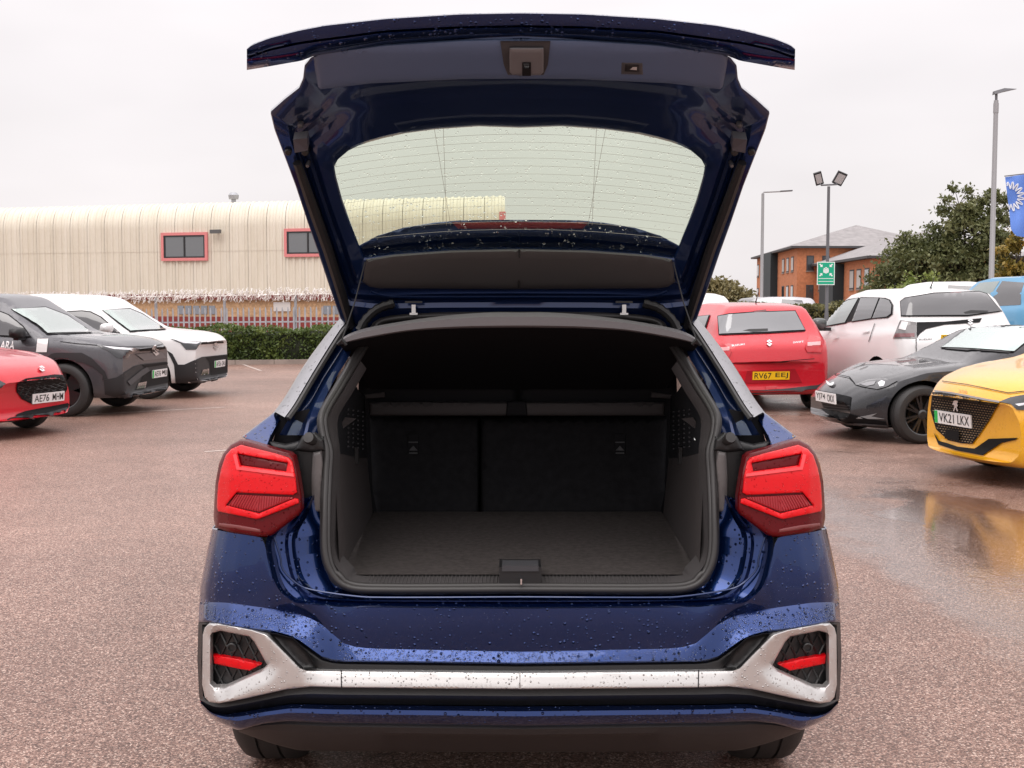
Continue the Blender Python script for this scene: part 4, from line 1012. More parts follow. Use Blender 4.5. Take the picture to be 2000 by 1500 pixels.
wv.decal('grille', [(400, 698), (442, 693.5), (443, 701), (443, 728), (410, 733), (408, 708)], GRIL, off=.016)
wv.decal('skid_lip', [(372, 744), (447, 731), (447, 734), (410, 744), (372, 749)], GREYP, off=.018)
wv.decal('fog_lamp', [(394, 722), (406, 720), (405, 731), (390, 733)], CHROME, off=.02)
wv.emblem(420, 675, 5.5, 8, shear=.25); wv.plate(427, 710, 'AF26 OAU', 1, green=True)
wv.mirror(207, 642, 1, (.11, .075, .09), WHITEPAINT, .72, zc=1.10)
# red hatchback, left edge
h = 1.93
SWF = ([(-h, .85), (-1.85, 1.1), (-1.6, 1.42), (-1.2, 1.49), (-.2, 1.50), (-.05, 1.45), (.62, 1.02), (.85, .965), (1.1, .94), (1.6, .87), (1.8, .80), (1.88, .73), (h, .64)],
       [(-h, .75), (-1.7, .96), (.9, .92), (1.3, .88), (1.7, .78), (h, .52)],
       [(-h, .70), (-1.7, .83), (-1.2, .865), (1.3, .865), (1.6, .83), (1.8, .76), (h, .64)],
       [(-h, .5), (-1.6, .55), (.2, .56), (.95, .70), (1.2, .74), (1.7, .66), (h, .45)],
       [(-h, .40), (-1.7, .22), (1.7, .18), (h, .22)])
rs = Car('red_hatchback', (-5.25, 13.35), -math.radians(19), 2*h, SWF, REDPAINT, 'glossy red hatchback with a black mesh grille beside the graphite SUV', arch=[(1.1, .31, .36), (-1.35, .31, .36)], crown=.24)
rs.wheels(1.1, -1.35, .745, .305, .19, RIMB, style=1, spokes=7)
rg = rs.decal('grille', [(32, 749), (49, 740), (105, 732), (125, 733), (131, 742), (130, 760), (119, 778), (63, 790), (41, 779), (31, 764)], GRIL, off=.006)
def waves(car, poly, rows, amp, m, parent, y0, dy, x0, x1, slope, per, r=.004):
    mb = MB()
    for k in range(rows):
        seg = []
        for x in np.linspace(x0, x1, 60):
            y = y0+k*dy+slope*(x-x0)+amp*(1 if int((x+k*per/2)/per) % 2 else -1)
            hh = car.hit(x, y)[0] if inpoly([(x, y)], poly)[0] else None
            if hh is None:
                if len(seg) > 2: mb.tube(seg, r, 4)
                seg = []
            else: seg.append(hh-(hh-Vector((0, 0, CAMH))).normalized()*.016)
        if len(seg) > 2: mb.tube(seg, r, 4)
    if mb.v: mb.build('grille_mesh', m, parent, kind='stuff')
waves(rs, [(34, 749), (105, 734), (129, 742), (128, 760), (118, 776), (63, 788), (33, 766)], 10, 1.2, mat('mesh_gloss', (.05, .05, .05), .25, 0, .6), rg, 747, 5, 33, 131, -.15, 7)
rs.decal('headlamp', [(-20, 740), (0, 744), (11, 750), (0, 757), (-20, 760)], LAMP, off=.006)
rs.decal('lower_intake', [(30, 811), (47, 803), (131, 787), (137, 793), (129, 800), (88, 809), (34, 817)], GRIL, off=.005)
rs.decal('lower_lip', [(-20, 838), (0, 829), (19, 816), (34, 813), (88, 807), (131, 796), (138, 793), (137, 800), (128, 806), (88, 822), (0, 842)], CLAD, off=.012)
rs.emblem(80, 722, 6.5, 5.5, shear=.2); rs.plate(92, 776, 'AE76 MHM', 1)

rs.fdecal('windscreen', [(-.60, 1.06), (.60, 1.06), (.46, 1.40), (-.46, 1.40)], WSCREEN)
for sd_ in (-1, 1): rs.ldecal('side_window', [(-1.3, 1.02), (-1.15, 1.36), (-.6, 1.42), (-.55, 1.0)], sd_, WIN); rs.ldecal('side_window', [(-.48, 1.0), (-.52, 1.42), (-.1, 1.41), (.42, 1.0)], sd_, WIN)
# ---- right-hand side
h = 1.92
SWR = ([(-h, .70), (-1.89, .92), (-1.80, 1.00), (-1.70, 1.10), (-1.52, 1.40), (-1.45, 1.455), (-1.0, 1.49), (-.2, 1.497), (.25, 1.45), (.95, 1.03), (1.6, .90), (1.8, .82), (h, .64)],
       [(-h, .62), (-1.85, .88), (-1.7, 1.0), (-1.3, .98), (.9, .92), (1.3, .88), (1.7, .78), (h, .52)],
       [(-h, .70), (-1.88, .76), (-1.75, .82), (-1.4, .862), (1.3, .865), (1.6, .83), (1.8, .76), (h, .64)],
       [(-h, .62), (-1.8, .66), (-1.65, .64), (-1.45, .58), (.2, .57), (.95, .70), (1.2, .74), (1.7, .66), (h, .45)],
       [(-h, .30), (-1.85, .24), (-1.6, .22), (1.7, .18), (h, .22)])
sw = Car('red_hatchback', (3.60, 16.25), math.radians(90+8), 2*h, SWR, REDPAINT, 'small red hatchback seen from behind with a yellow number plate', anchor='rear', arch=[(1.1, .31, .36), (-1.30, .31, .36)], crown=.12)
sw.wheels(1.1, -1.30, .745, .305, .19, RIMB)
rgl = sw.decal('rear_window', [(1404, 619), (1424, 615), (1480, 611), (1552, 609), (1571, 645), (1500, 649), (1406, 653)], mat('rear_glass', (.16, .165, .175), .06, .3, 1.0, spec=.8), off=.005)
sw.decal('side_window', [(1345, 622), (1386, 617), (1378, 640), (1345, 640)], WIN)
sw.decal('brake_light', [(1471, 608), (1496, 605), (1496, 609), (1473, 611)], mat('brake_dark_red', (.12, .005, .01), .3, 0, .6), off=.012)
mbx = sw.decal('wiper', [(1450, 647), (1462, 644), (1499, 643), (1499, 648), (1470, 650)], BLACKP, off=.02, thick=.01)
TLR = mat('tail_lens', (.52, .006, .016), .2, 0, 1.0)
for nm, pl in (('tail_light', [(1579, 656), (1592, 657), (1601, 661), (1605, 674), (1604, 689), (1576, 688), (1572, 680)]), ('tail_light', [(1394, 663), (1413, 666), (1429, 687), (1424, 698), (1414, 697), (1390, 680)])):
    t = sw.decal(nm, pl, TLR, off=.014, thick=.02)
    xs = [p[0] for p in pl]; ym = sum(p[1] for p in pl)/len(pl)+1; x0, x1 = min(xs)+4, max(xs)-4
    sw.decal('clear_lens', [(x0, ym-3), (x1, ym-5), (x1, ym+2), (x0, ym+3)], mat('clear_pink', (.75, .35, .36), .2, 0, .8), t, off=.019)
sw.decal('plate_recess', [(1459, 724), (1552, 720), (1566, 747), (1453, 748)], mat('red_paint_shaded', (.36, .006, .016), .35, 0, .8), off=.003)  # flat patch: the recess's shade is painted as a darker red
sw.decal('bumper_lip', [(1440, 764), (1500, 763), (1597, 752), (1605, 748), (1600, 760), (1560, 764), (1440, 770)], CLAD, off=.006)
for k, pl in enumerate(([(1415, 709), (1500, 708), (1590, 700), (1590, 701), (1500, 709.4), (1415, 710.4)], [(1405, 654.5), (1500, 651), (1572, 647), (1572, 648), (1500, 652), (1405, 655.5)])): sw.decal('panel_gap', pl, DARK, off=.003, thick=.003)
sw.decal('fog_lamp', [(1494, 755), (1518, 753), (1516, 761), (1496, 762)], TLR, off=.01)
sw.emblem(1502, 671, 6, 6); sw.plate(1505, 733.5, 'RV67 EEJ', 1, rear=True)
sw.text('SUZUKI', 1429, 675, 1454, 672, 3.4, EMB); sw.text('SWIFT', 1549, 669, 1570, 667, 3.6, EMB)
def antenna(car, y, hgt=.16):
    mb = MB(); b = car.lw(Vector((0, y, car.T(y)-.01))); mb.tube([b, b+Vector((0, 0, .03)), b+Vector((0, 0, hgt))-car.f*hgt*.6], [.022, .008, .004], 6); mb.build('antenna', BLACKP, car.o)
antenna(sw, -1.0)
# white SUV seen from behind
h = 2.15
SCR = ([(-h, .80), (-2.12, 1.02), (-2.02, 1.12), (-1.90, 1.22), (-1.72, 1.55), (-1.60, 1.64), (-1.0, 1.69), (-.1, 1.685), (.35, 1.62), (1.05, 1.12), (1.3, 1.08), (1.8, 1.0), (2.0, .9), (h, .70)],
       [(-h, .74), (-2.08, .98), (-1.9, 1.14), (-1.4, 1.12), (.9, 1.02), (1.3, 1.0), (1.8, .90), (h, .6)],
       [(-h, .74), (-2.1, .79), (-1.95, .84), (-1.5, .885), (1.4, .89), (1.8, .86), (2.0, .80), (h, .66)],
       [(-h, .66), (-2.0, .70), (-1.85, .68), (-1.6, .60), (.3, .60), (1.05, .73), (1.3, .77), (1.9, .70), (h, .5)],
       [(-h, .36), (-2.0, .28), (1.8, .25), (h, .3)])
sc_ = Car('white_suv', (5.84, 15.35), math.radians(90+7), 2*h, SCR, WHITEPAINT, 'white SUV seen from behind with a black bar between its tail lights', anchor='rear', arch=[(1.25, .36, .42), (-1.35, .36, .42)], crown=.14)
sc_.wheels(1.25, -1.35, .765, .345, .2, RIMB)
sc_.decal('side_window', [(1614, 637), (1624, 617), (1641, 597), (1659, 587), (1678, 583), (1652, 630)], WINL)
sc_.decal('side_window', [(1666, 628), (1683, 583), (1718, 583), (1703, 622)], WIN)
sc_.decal('side_window', [(1706, 622), (1721, 584), (1730, 585), (1738, 588), (1743, 597), (1742, 613), (1734, 619)], WIN)
sc_.decal('window_pillar', [(1654, 630), (1678.5, 583), (1682, 583), (1664, 628)], GRIL); 
sc_.decal('rear_window', [(1761, 590), (1769, 584), (1824, 575), (1912, 572), (1926, 576), (1954, 608), (1890, 616), (1762, 617)], mat('rear_glass_dark', (.055, .055, .06), .06, .2, 1.0, spec=.8))
sc_.decal('brake_light', [(1856, 573), (1877, 572), (1876, 576), (1857, 577)], TLR, off=.012)
sc_.decal('wiper', [(1881, 611), (1895, 607), (1929, 608), (1926, 612), (1884, 614)], BLACKP, off=.02)
SMOKE = mat('smoked_lens', (.10, .09, .09), .12, .2, 1.0)
tl_ = sc_.decal('tail_light', [(1759, 626), (1789, 630), (1789, 661), (1745, 661)], SMOKE, off=.010)
sc_.decal('clear_lens', [(1762, 628), (1774, 630), (1769, 646), (1756, 643)], mat('clear_lens', (.6, .58, .58), .2, 0, .8), tl_, off=.016)
sc_.decal('red_lens', [(1751, 652), (1786, 652), (1786, 659), (1748, 659)], mat('red_smoke', (.13, .02, .025), .2, 0, .8), tl_, off=.016)
sc_.decal('tail_bar', [(1790, 630), (1844, 629), (1917, 622), (1913, 630), (1844, 635), (1809, 643), (1797, 652), (1790, 661)], GRIL, off=.008)
sc_.emblem(1894, 630, 6, 6.5); sc_.plate(1874, 662, 'VX23 KFO', 1, rear=True)
for p in ([(1788.5, 662), (1790, 662), (1790, 720), (1788.5, 720)], [(1697, 668), (1709, 632), (1710, 632), (1698, 668)]): sc_.decal('panel_gap', p, DARK, off=.003, thick=.003)
for p in ([(1629, 660), (1640, 657), (1639, 660), (1630, 662)], [(1686, 649), (1700, 646), (1700, 649), (1687, 651)]): sc_.decal('door_handle', p, WHITEPAINT, off=.03, thick=.03)
sc_.mirror(1596, 634, -1, (.10, .085, .09), mat('mirror_dark', (.10, .11, .11), .15, .3), .45, zc=1.18)
sc_.text('SUZUKI', 1795, 663, 1820, 662, 3, BLACKP); antenna(sc_, -1.05)
# black roadster
h = 1.96
MX = ([(-h, .60), (-1.85, .78), (-1.5, .92), (-1.0, 1.02), (-.75, 1.18), (-.45, 1.225), (-.1, 1.215), (.05, 1.19), (.62, .86), (.75, .845), (1.2, .80), (1.55, .71), (1.75, .63), (1.88, .54), (h, .44)],
      [(-h, .55), (-1.6, .86), (-.8, .84), (.5, .82), (.8, .80), (1.2, .77), (1.55, .68), (1.8, .56), (h, .40)],
      [(-h, .60), (-1.7, .78), (-1.2, .86), (-.3, .84), (.6, .845), (1.1, .865), (1.45, .85), (1.7, .76), (1.85, .66), (h, .52)],
      [(-h, .4), (-1.2, .56), (-.7, .52), (0, .53), (.62, .68), (.9, .70), (1.3, .68), (1.6, .58), (1.8, .46), (h, .34)],
      [(-h, .34), (-1.7, .2), (1.65, .15), (1.85, .17), (h, .24)])
BLACKPAINT = mat('black_grey_paint', (.018, .019, .023), .3, .5, 1.0, drops=90)
mx5 = Car('black_roadster', (3.42, 13.35), math.radians(180+9), 2*h, MX, BLACKPAINT, 'low black roadster with black wheels and slim headlamps', arch=[(1.16, .32, .355), (-1.15, .32, .355)], crown=.34)
mx5.wheels(1.16, -1.15, .755, .312, .20, RIMB, style=1, spokes=8)
mx5.decal('headlamp', [(1671, 752), (1696, 743), (1726, 740), (1753, 745), (1731, 756), (1713, 761), (1685, 756)], LAMP, off=.005)
mx5.decal('lamp_lens', [(1715, 749), (1722, 744), (1729, 747), (1727, 754), (1719, 756)], LAMPW, off=.012)
mx5.decal('lower_lip', [(1604, 797), (1660, 808), (1700, 819), (1755, 827), (1755, 833), (1690, 830), (1655, 826), (1620, 812)], GRIL, off=.012)
mx5.decal('lamp_strip', [(1680, 752), (1700, 747), (1712, 746), (1708, 753), (1694, 756)], mat('lamp_grey', (.25, .25, .26), .2, .4), off=.016)
gr = mx5.decal('grille', [(1598, 763), (1641, 771), (1663, 776), (1660, 804), (1634, 803), (1610, 796)], GRIL, off=.005)
for k in range(3): mx5.decal('grille_bar', [(1606+k*4, 786+k*6), (1660, 792+k*5), (1660, 793.5+k*5), (1606+k*4, 787.5+k*6)], CLAD, gr, off=.012)
mx5.decal('fog_blade', [(1664, 816), (1690, 812), (1713, 807), (1702, 813), (1729, 818), (1700, 818)], mat('blade_grey', (.22, .23, .24), .3, .3, .6), off=.010)
mx5.decal('front_lip', [(1655, 824), (1755, 830), (1756, 832.5), (1655, 827)], GREYP, off=.02)
ws = mx5.decal('windscreen', [(1839, 680), (1874, 655), (1916, 626), (1942, 620), (2040, 622), (2040, 640), (1979, 687), (1876, 681)], mat('windscreen_shade', (.42, .52, .50), .06, .3, 1.0, spec=.8, drops=120))
mx5.text('£20', 1972, 668, 2012, 664, 9, mat('price_white', (.75, .77, .76), .5), name='price_sticker')
for p in ([(1845, 682), (1875, 676), (1900, 684), (1890, 686)], [(1890, 684), (1930, 682), (1975, 687), (1970, 690)]): mx5.decal('wiper', p, BLACKP, off=.012, thick=.01)
WING = [(-1, .5), (-.5, .25), (0, -.35), (.5, .25), (1, .5), (.9, -.2), (.55, -.75), (0, -1), (-.55, -.75), (-.9, -.2)]
mx5.emblem(1623, 750, 8, 6, shape=WING, shear=.2); mx5.plate(1621, 776, 'YJ74 OKX', 1, out=.05)
for p in ([(1630, 731), (1660, 737), (1671, 750), (1670, 751), (1658, 738), (1630, 732)],): mx5.decal('panel_gap', p, DARK, off=.003, thick=.003)
# yellow hatchback
h = 2.03
PG8 = ([(-h, .80), (-1.9, 1.1), (-1.6, 1.38), (-1.1, 1.43), (-.2, 1.43), (.2, 1.38), (.95, 1.02), (1.15, .99), (1.6, .93), (1.85, .86), (1.96, .79), (h, .70)],
       [(-h, .7), (-1.7, .95), (.9, .93), (1.3, .90), (1.7, .84), (1.92, .74), (h, .60)],
       [(-h, .70), (-1.7, .83), (-1.2, .872), (1.35, .872), (1.65, .85), (1.85, .80), (1.97, .72), (h, .64)],
       [(-h, .5), (-1.6, .55), (.2, .56), (.95, .72), (1.3, .77), (1.7, .73), (1.9, .66), (h, .54)],
       [(-h, .40), (-1.7, .22), (1.75, .16), (1.95, .18), (h, .22)])
YELLOW = mat('yellow_paint', (.82, .40, .008), .3, .1, .9, drops=110)
pg = Car('yellow_hatchback', (3.72, 10.02), math.radians(180+14), 2*h, PG8, YELLOW, 'bright yellow hatchback with a dark patterned grille', arch=[(1.13, .32, .365), (-1.41, .32, .365)], crown=.26)
pg.wheels(1.13, -1.41, .76, .32, .2, RIMB, style=2, spokes=5)
gpoly = [(1823, 767), (1839, 767), (1890, 776), (1933, 784), (1952, 788), (1933, 822), (1901, 867), (1880, 866), (1854, 860), (1830, 838), (1819, 800)]
gg = pg.decal('grille', gpoly, GRIL, off=.004)
mb = MB(); gold = mat('grille_gold', (.30, .21, .12), .3, .6)
for k in range(22):
    for j in range(26):
        x = 1818+j*5.4+(2.7 if k % 2 else 0); y = 764+k*4.7+(x-1820)*.14
        if not inpoly([(x, y)], gpoly)[0] or segdist([(x, y)], gpoly)[0] < 1.5: continue
        a, b = pg.hit(x-1.5, y-.2)[0], pg.hit(x+1.5, y+.3)[0]
        if a and b: d = pdir(x, y).normalized(); mb.tube([a-d*.019, b-d*.019], .0042, 4)
mb.build('grille_stud', gold, gg, kind='stuff')
pg.decal('sensor_panel', [(1852, 838), (1878, 841), (1878, 862), (1850, 857)], GRIL, gg, off=.026)
pg.decal('grille_trim', [(1826, 763), (1860, 767), (1934, 781), (1953, 784), (1953, 788), (1934, 785), (1860, 771), (1828, 767)], mat('dark_chrome', (.25, .23, .22), .2, .8), off=.008)
pg.decal('lower_intake', [(1826, 846), (1836, 861), (1872, 873), (1905, 877), (1933, 857), (1990, 855), (1985, 859), (1958, 865), (1921, 890), (1868, 880), (1835, 869)], GRIL, off=.005)
pg.decal('headlamp', [(1952, 786), (1975, 777), (2040, 764), (2040, 805), (1986, 800), (1975, 790)], LAMP, off=.006)
pg.decal('lamp_strip', [(1983, 790), (2040, 782), (2040, 786), (1990, 793)], LAMPW, off=.012)
pg.decal('panel_gap', [(1833, 744), (1890, 752), (1970, 768), (2030, 762), (2030, 763.4), (1970, 769.6), (1890, 753.4), (1833, 745.2)], DARK, off=.002, thick=.003)
pg.text('208', 1872, 763, 1889, 766, 5.5, mat('badge_copper', (.6, .32, .14), .3, .6), bold=.0)
LION = [(-.2, 1), (.4, .95), (.75, .6), (.5, .2), (.75, -.1), (.35, -.3), (.8, -1), (.45, -1), (.05, -.35), (-.3, -1), (-.65, -1), (-.2, -.2), (-.6, .1), (-.9, -.05), (-.5, .45), (-.75, .6)]
pg.emblem(1870, 790, 7, 12, shape=LION); pg.plate(1865, 818, 'VK21 LKX', 1, green=True)
pg.fdecal('windscreen', [(-.62, 1.06), (.62, 1.06), (.46, 1.34), (-.46, 1.34)], WSCREEN)
for sd_ in (-1, 1): pg.ldecal('side_window', [(-1.35, 1.02), (-1.15, 1.31), (-.45, 1.36), (-.4, .99)], sd_, WIN); pg.ldecal('side_window', [(-.33, .99), (-.36, 1.36), (.1, 1.34), (.66, .99)], sd_, WIN)
# cars further off: only roofs and glass show
BLUEC = mat('sky_blue_paint', (.07, .30, .52), .3, .1, .9)
def far_car(name, rear, head, spec, L, paint, label, z0=0, group=None):
    c = Car(name, rear, head, L, spec, paint, label, anchor='rear', z0=z0, bool_=False, group=group)
    c.wheels(1.25, -1.35, .765, .345, .2, RIMB)
    for sd_ in (-1, 1):
        c.ldecal('side_window', [(-1.45, 1.17), (-1.25, 1.56), (-.55, 1.60), (-.50, 1.14)], sd_, WIN); c.ldecal('side_window', [(-.42, 1.14), (-.47, 1.60), (.2, 1.58), (.75, 1.12)], sd_, WINL)
    c.fdecal('windscreen', [(-.60, 1.16), (.60, 1.16), (.48, 1.56), (-.48, 1.56)], WSCREEN)
    return c
bc = far_car('blue_hatchback', (9.75, 20.4), math.radians(100), SCR, 4.3, BLUEC, 'pale blue car parked beyond the white SUV with the black tail bar', z0=.28)
far_car('pale_suv', (12.0, 28.5), math.radians(160), SCR, 4.3, mat('pearl_paint', (.62, .60, .60), .3, .1, .9), 'pearl white car behind the pale blue car', z0=.30)
far_car('white_car', (3.9, 24.3), math.radians(96), SCR, 4.3, WHITEPAINT, 'white car whose roof shows over the red hatchback', z0=0)
far_car('silver_car', (11.2, 43.0), math.radians(172), SCR, 4.3, mat('silver_paint', (.35, .35, .37), .3, .6, .9), 'silver grey car parked behind the clipped hedge', z0=0)
far_car('grey_car', (8.2, 44.5), math.radians(20), SCR, 4.3, mat('grey_paint', (.16, .16, .17), .3, .5, .9), 'dark grey car parked behind the clipped hedge', z0=0)
# ------------------------------------------------------------------ warehouse
U = Vector((-.962, .2725, 0)).normalized(); WN = Vector((-.2725, -.962, 0)).normalized(); W0 = Vector((-.3, 55.2, 0))
def wp(s, z, o=0): return W0+U*s+WN*o+Vector((0, 0, z))
def pw(px, py):
    d = pdir(px, py); t = (W0-Vector((0, 0, CAMH))).dot(WN)/d.dot(WN); p = Vector((0, 0, CAMH))+d*t; return (p-W0).dot(U), p.z
def cream_mat():
    m = mat('cream_cladding', (.58, .52, .40), .6, spec=.3)
    n, l = m.node_tree.nodes, m.node_tree.links; b = n['Principled BSDF']; geo = n.new('ShaderNodeNewGeometry'); mp = n.new('ShaderNodeMapping'); mp.inputs['Scale'].default_value = (.9, .9, .16)
    l.new(geo.outputs['Position'], mp.inputs[0]); t = n.new('ShaderNodeTexNoise'); t.inputs['Scale'].default_value = 1.5; t.inputs['Detail'].default_value = 7; t.inputs['Roughness'].default_value = .65; l.new(mp.outputs[0], t.inputs[0])
    r = n.new('ShaderNodeValToRGB'); r.color_ramp.elements[0].position = .3; r.color_ramp.elements[0].color = (.63, .58, .475, 1); r.color_ramp.elements[1].position = .62; r.color_ramp.elements[1].color = (.70, .655, .555, 1)
    l.new(t.outputs[0], r.inputs[0]); l.new(r.outputs[0], b.inputs['Base Color']); return m
CREAM = cream_mat(); BK = Vector((-.012, 1.03, 0))   # depth of the building runs straight back
ware = empty('warehouse', wp(20, 0), label='long cream warehouse of ribbed metal sheets with a rounded eave', cat='warehouse')
prof = []
for k in range(3): prof += [(k/3+.02, 0), (k/3+.15, 0), (k/3+.19, .05), (k/3+.29, .05)]
prof.append((1.0, 0))
def sheet(path):
    """path of (z, set-back) up the wall"""
    tg = []
    for i in range(len(path)):
        a = path[max(0, i-1)]; b = path[min(len(path)-1, i+1)]; d = Vector((b[1]-a[1], b[0]-a[0])).normalized(); tg.append((d.y, d.x))   # outward = (out, up)
    vs = []
    for (z, sb), (o, u_) in zip(path, tg):
        for s_, h_ in prof: vs.append(U*s_+BK*sb+WN*(h_*o)+Vector((0, 0, z+h_*u_)))
    return mesh_of(vs, grid_faces(len(path), len(prof)), 'cladding_sheet')
low = sheet([(1.86, 0), (3.0, 0), (4.02, 0)]); R_ = 1.25
upp = sheet([(3.98, -.012), (4.6, -.012), (5.15, -.012)]+[(5.15+R_*math.sin(a), R_-R_*math.cos(a)-.012) for a in np.linspace(.1, math.pi/2, 12)]+[(6.38, 3.0), (6.1, 8)])
for me in (low, upp): me.materials.append(CREAM); fixn(me)
for i in range(46):
    for me, nm in ((low, 'lower_sheet'), (upp, 'upper_sheet')):
        o = link(nm, me, None, ware, 25); o.location = wp(i, 0)
mb = MB()
vs = [wp(s_, z, 0)-BK*o_ for s_ in (.02, 45.98) for (z, o_) in ((1.9, -.03), (5.1, -.03), (6.3, -1.3), (6.0, -7.9), (1.9, -7.9))]
mb.add(vs, [(0, 1, 2, 3, 4), (5, 9, 8, 7, 6), (0, 5, 6, 1), (1, 6, 7, 2), (2, 7, 8, 3), (4, 3, 8, 9), (0, 4, 9, 5)]); mb.build('inner_frame', CREAM, ware, smooth=0)
# lower storey: buff brick, red band, windows
BUFF = mat('buff_brick', (.50, .32, .18), .85, var=(9, .25), bump=(60, .01)); BAND = mat('red_brick', (.22, .035, .03), .8, var=(9, .2)); PINK = mat('pink_frame', (.66, .22, .22), .5)
mb = MB(); a, b = wp(-.0, -1), wp(46, -1)
def wbox(mb, s0, s1, z0, z1, o0, o1):
    vs = [wp(s_, z, o_) for s_ in (s0, s1) for z in (z0, z1) for o_ in (o0, o1)]
    return mb.add(vs, [(0, 1, 3, 2), (4, 6, 7, 5), (0, 4, 5, 1), (2, 3, 7, 6), (0, 2, 6, 4), (1, 5, 7, 3)])
wbox(mb, 0, 46, -1.5, 1.84, -1.2, -.12); mb.build('lower_wall', BUFF, ware, smooth=0)
mb = MB(); wbox(mb, 0, 46, -1.5, .78, -.11, -.06); mb.build('red_band', BAND, ware, smooth=0)
mb = MB(); wbox(mb, -.02, 46, 1.62, 1.88, -.11, .10); mb.build('gutter_board', mat('dark_red_board', (.16, .03, .03), .6), ware, smooth=0)
FRAME_D = mat('window_frame_dark', (.02, .02, .022), .4); PANE = mat('office_glass', (.16, .17, .18), .05, .4, .8, spec=.8); PANEG = mat('grey_pane', (.25, .28, .32), .1, .3, .5)
def wwin(x0, x1, y0, y1, border=True):
    s1, za = pw(x0, y0); s0, zb = pw(x1, y1); w = MB()
    B = .20 if border else .0
    fr = MB(); wbox(fr, s0, s1, zb, zb+.14, .04, .15); wbox(fr, s0, s1, za-.14, za, .04, .15); wbox(fr, s0, s0+.14, zb+.14, za-.14, .04, .15); wbox(fr, s1-.14, s1, zb+.14, za-.14, .04, .15)
    p = fr.build('window', PINK, ware, smooth=0)
    i0, i1, j0, j1 = s0+.14, s1-.14, zb+.14, za-.14; sm = (i0+i1)/2; q = MB(); e = .07
    for (a, b, c, d) in ((i0, i1, j0, j0+e), (i0, i1, j1-e, j1), (i0, i0+e, j0+e, j1-e), (i1-e, i1, j0+e, j1-e), (sm-e/2, sm+e/2, j0+e, j1-e)): wbox(q, a, b, c, d, .04, .135)
    q.build('window_frame', FRAME_D, p, smooth=0)
    for a, b in ((i0+e, sm-e/2), (sm+e/2, i1-e)): g = MB(); wbox(g, a, b, j0+e, j1-e, .085, .095); g.build('pane', PANE, p, smooth=0)
wwin(317, 408, 455, 509); wwin(557, 650, 447, 501)
for x0, x1 in ((343, 420), (628, 665)):
    s1, za = pw(x0, 597); s0, zb = pw(x1, 614); n_ = 5 if x1 < 500 else 2
    for k in range(n_):
        a = s0+(s1-s0)*k/n_; g = MB(); wbox(g, a+.05, a+(s1-s0)/n_-.05, zb, za, -.12, -.08); g.build('window', PANEG, ware, smooth=0)
s1, za = pw(533, 590); s0, zb = pw(566, 608); g = MB(); wbox(g, s0, s1, zb, za, -.12, -.05); g.build('door_panel', mat('pale_panel', (.6, .58, .56), .5), ware, smooth=0)
s_, z_ = pw(428, 453); mb = MB(); c = wp(s_, z_, .35); mb.obox(c, -U*.28+WN*.02, WN*.09, Vector((0, 0, .09))); mb.tube([wp(s_, z_, .0), wp(s_, z_, .2), c], .04, 8); mb.build('wall_camera', mat('camera_grey', (.10, .10, .10), .5), ware, smooth=20)
s_, z_ = pw(413, 391); c = wp(s_, 6.34, -2.2); mb = MB(); mb.lathe([(0, .12), (.35, .12), (.35, .24), (.55, .27), (.68, .15), (.7, 0)], c, (0, 0, 1), (1, 0, 0), 14); mb.build('roof_vent', mat('galvanised', (.35, .36, .38), .4, .6), ware)
mb = MB(); wbox(mb, -.03, .26, 1.9, 5.6, .065, .10); mb.build('corner_flashing', PINK, ware, smooth=0)

# ------------------------------------------------------------------ palisade fence with spinning spikes
GALV = mat('galvanised_pale', (.40, .42, .45), .5, .4, var=(5, .15)); SPIKE = mat('spike_white', (.78, .75, .72), .4, .3)
FN0 = Vector((.5, 39.5, 0)); fence = empty('palisade_fence', FN0+U*12, label='grey steel palisade fence behind the hedge with a roll of white spikes', cat='fence')
pale = MB(); pale.add([(-.034, 0, 0), (0, -.018, 0), (.034, 0, 0), (-.034, 0, 1.82), (0, -.018, 1.82), (.034, 0, 1.82), (-.012, -.008, 1.93), (.012, -.008, 1.93)], [(0, 1, 4, 3), (1, 2, 5, 4), (3, 4, 6), (4, 7, 6), (4, 5, 7)])
pme = mesh_of(pale.v, pale.f, 'pale'); pme.materials.append(GALV)
ang = math.atan2(U.y, U.x)
def fz_(s_): return -.50-.012*s_
for i in range(-22, 118):
    s_ = i*.215; o = link('pale', pme, None, fence, 0); o.location = FN0+U*s_+Vector((0, 0, fz_(s_))); o.rotation_euler = (0, 0, ang+math.pi)
for z in (.15, 1.45):
    mb = MB(); a = FN0+U*-4.8+Vector((0, 0, fz_(0)+z)); b = FN0+U*25.5+Vector((0, 0, fz_(25.5)+z)); mb.obox((a+b)/2-WN*.03, (b-a)/2, WN*.02, Vector((0, 0, .025))); mb.build('rail', GALV, fence, smooth=0)
for i in range(-2, 10):
    s_ = i*2.75+.1; mb = MB(); a = FN0+U*s_-WN*.08; mb.obox(a+Vector((0, 0, fz_(s_)+1.15)), U*.04, WN*.03, Vector((0, 0, 1.2))); mb.build('post', GALV, fence, smooth=0)
mb = MB(); a = FN0+Vector((0, 0, fz_(0)+2.36)); b = FN0+U*25.4+Vector((0, 0, fz_(25.4)+2.36)); mb.tube([a, b], .018, 6); mb.build('spike_axle', SPIKE, fence)
mb = MB()
def spikes(mb, a, b, n, L):
    ax = (b-a).normalized(); e1 = Vector((0, 0, 1)); e2 = ax.cross(e1)
    for i in range(n):
        c = a+(b-a)*(i+random.random())/n
        w = random.random()*6.28; d = e1*math.cos(w)+e2*math.sin(w); t = e1*-math.sin(w)+e2*math.cos(w); l_ = L*random.uniform(.7, 1.15)
        mb.tube([c, c+d*l_*.55+ax*random.uniform(-.04, .04), c+d*l_*.9+t*l_*.35+ax*random.uniform(-.06, .06), c+d*l_*.75+t*l_*.6], [.012, .012, .010, .004], 4, cap=False)
spikes(mb, a, b, 1700, .25)
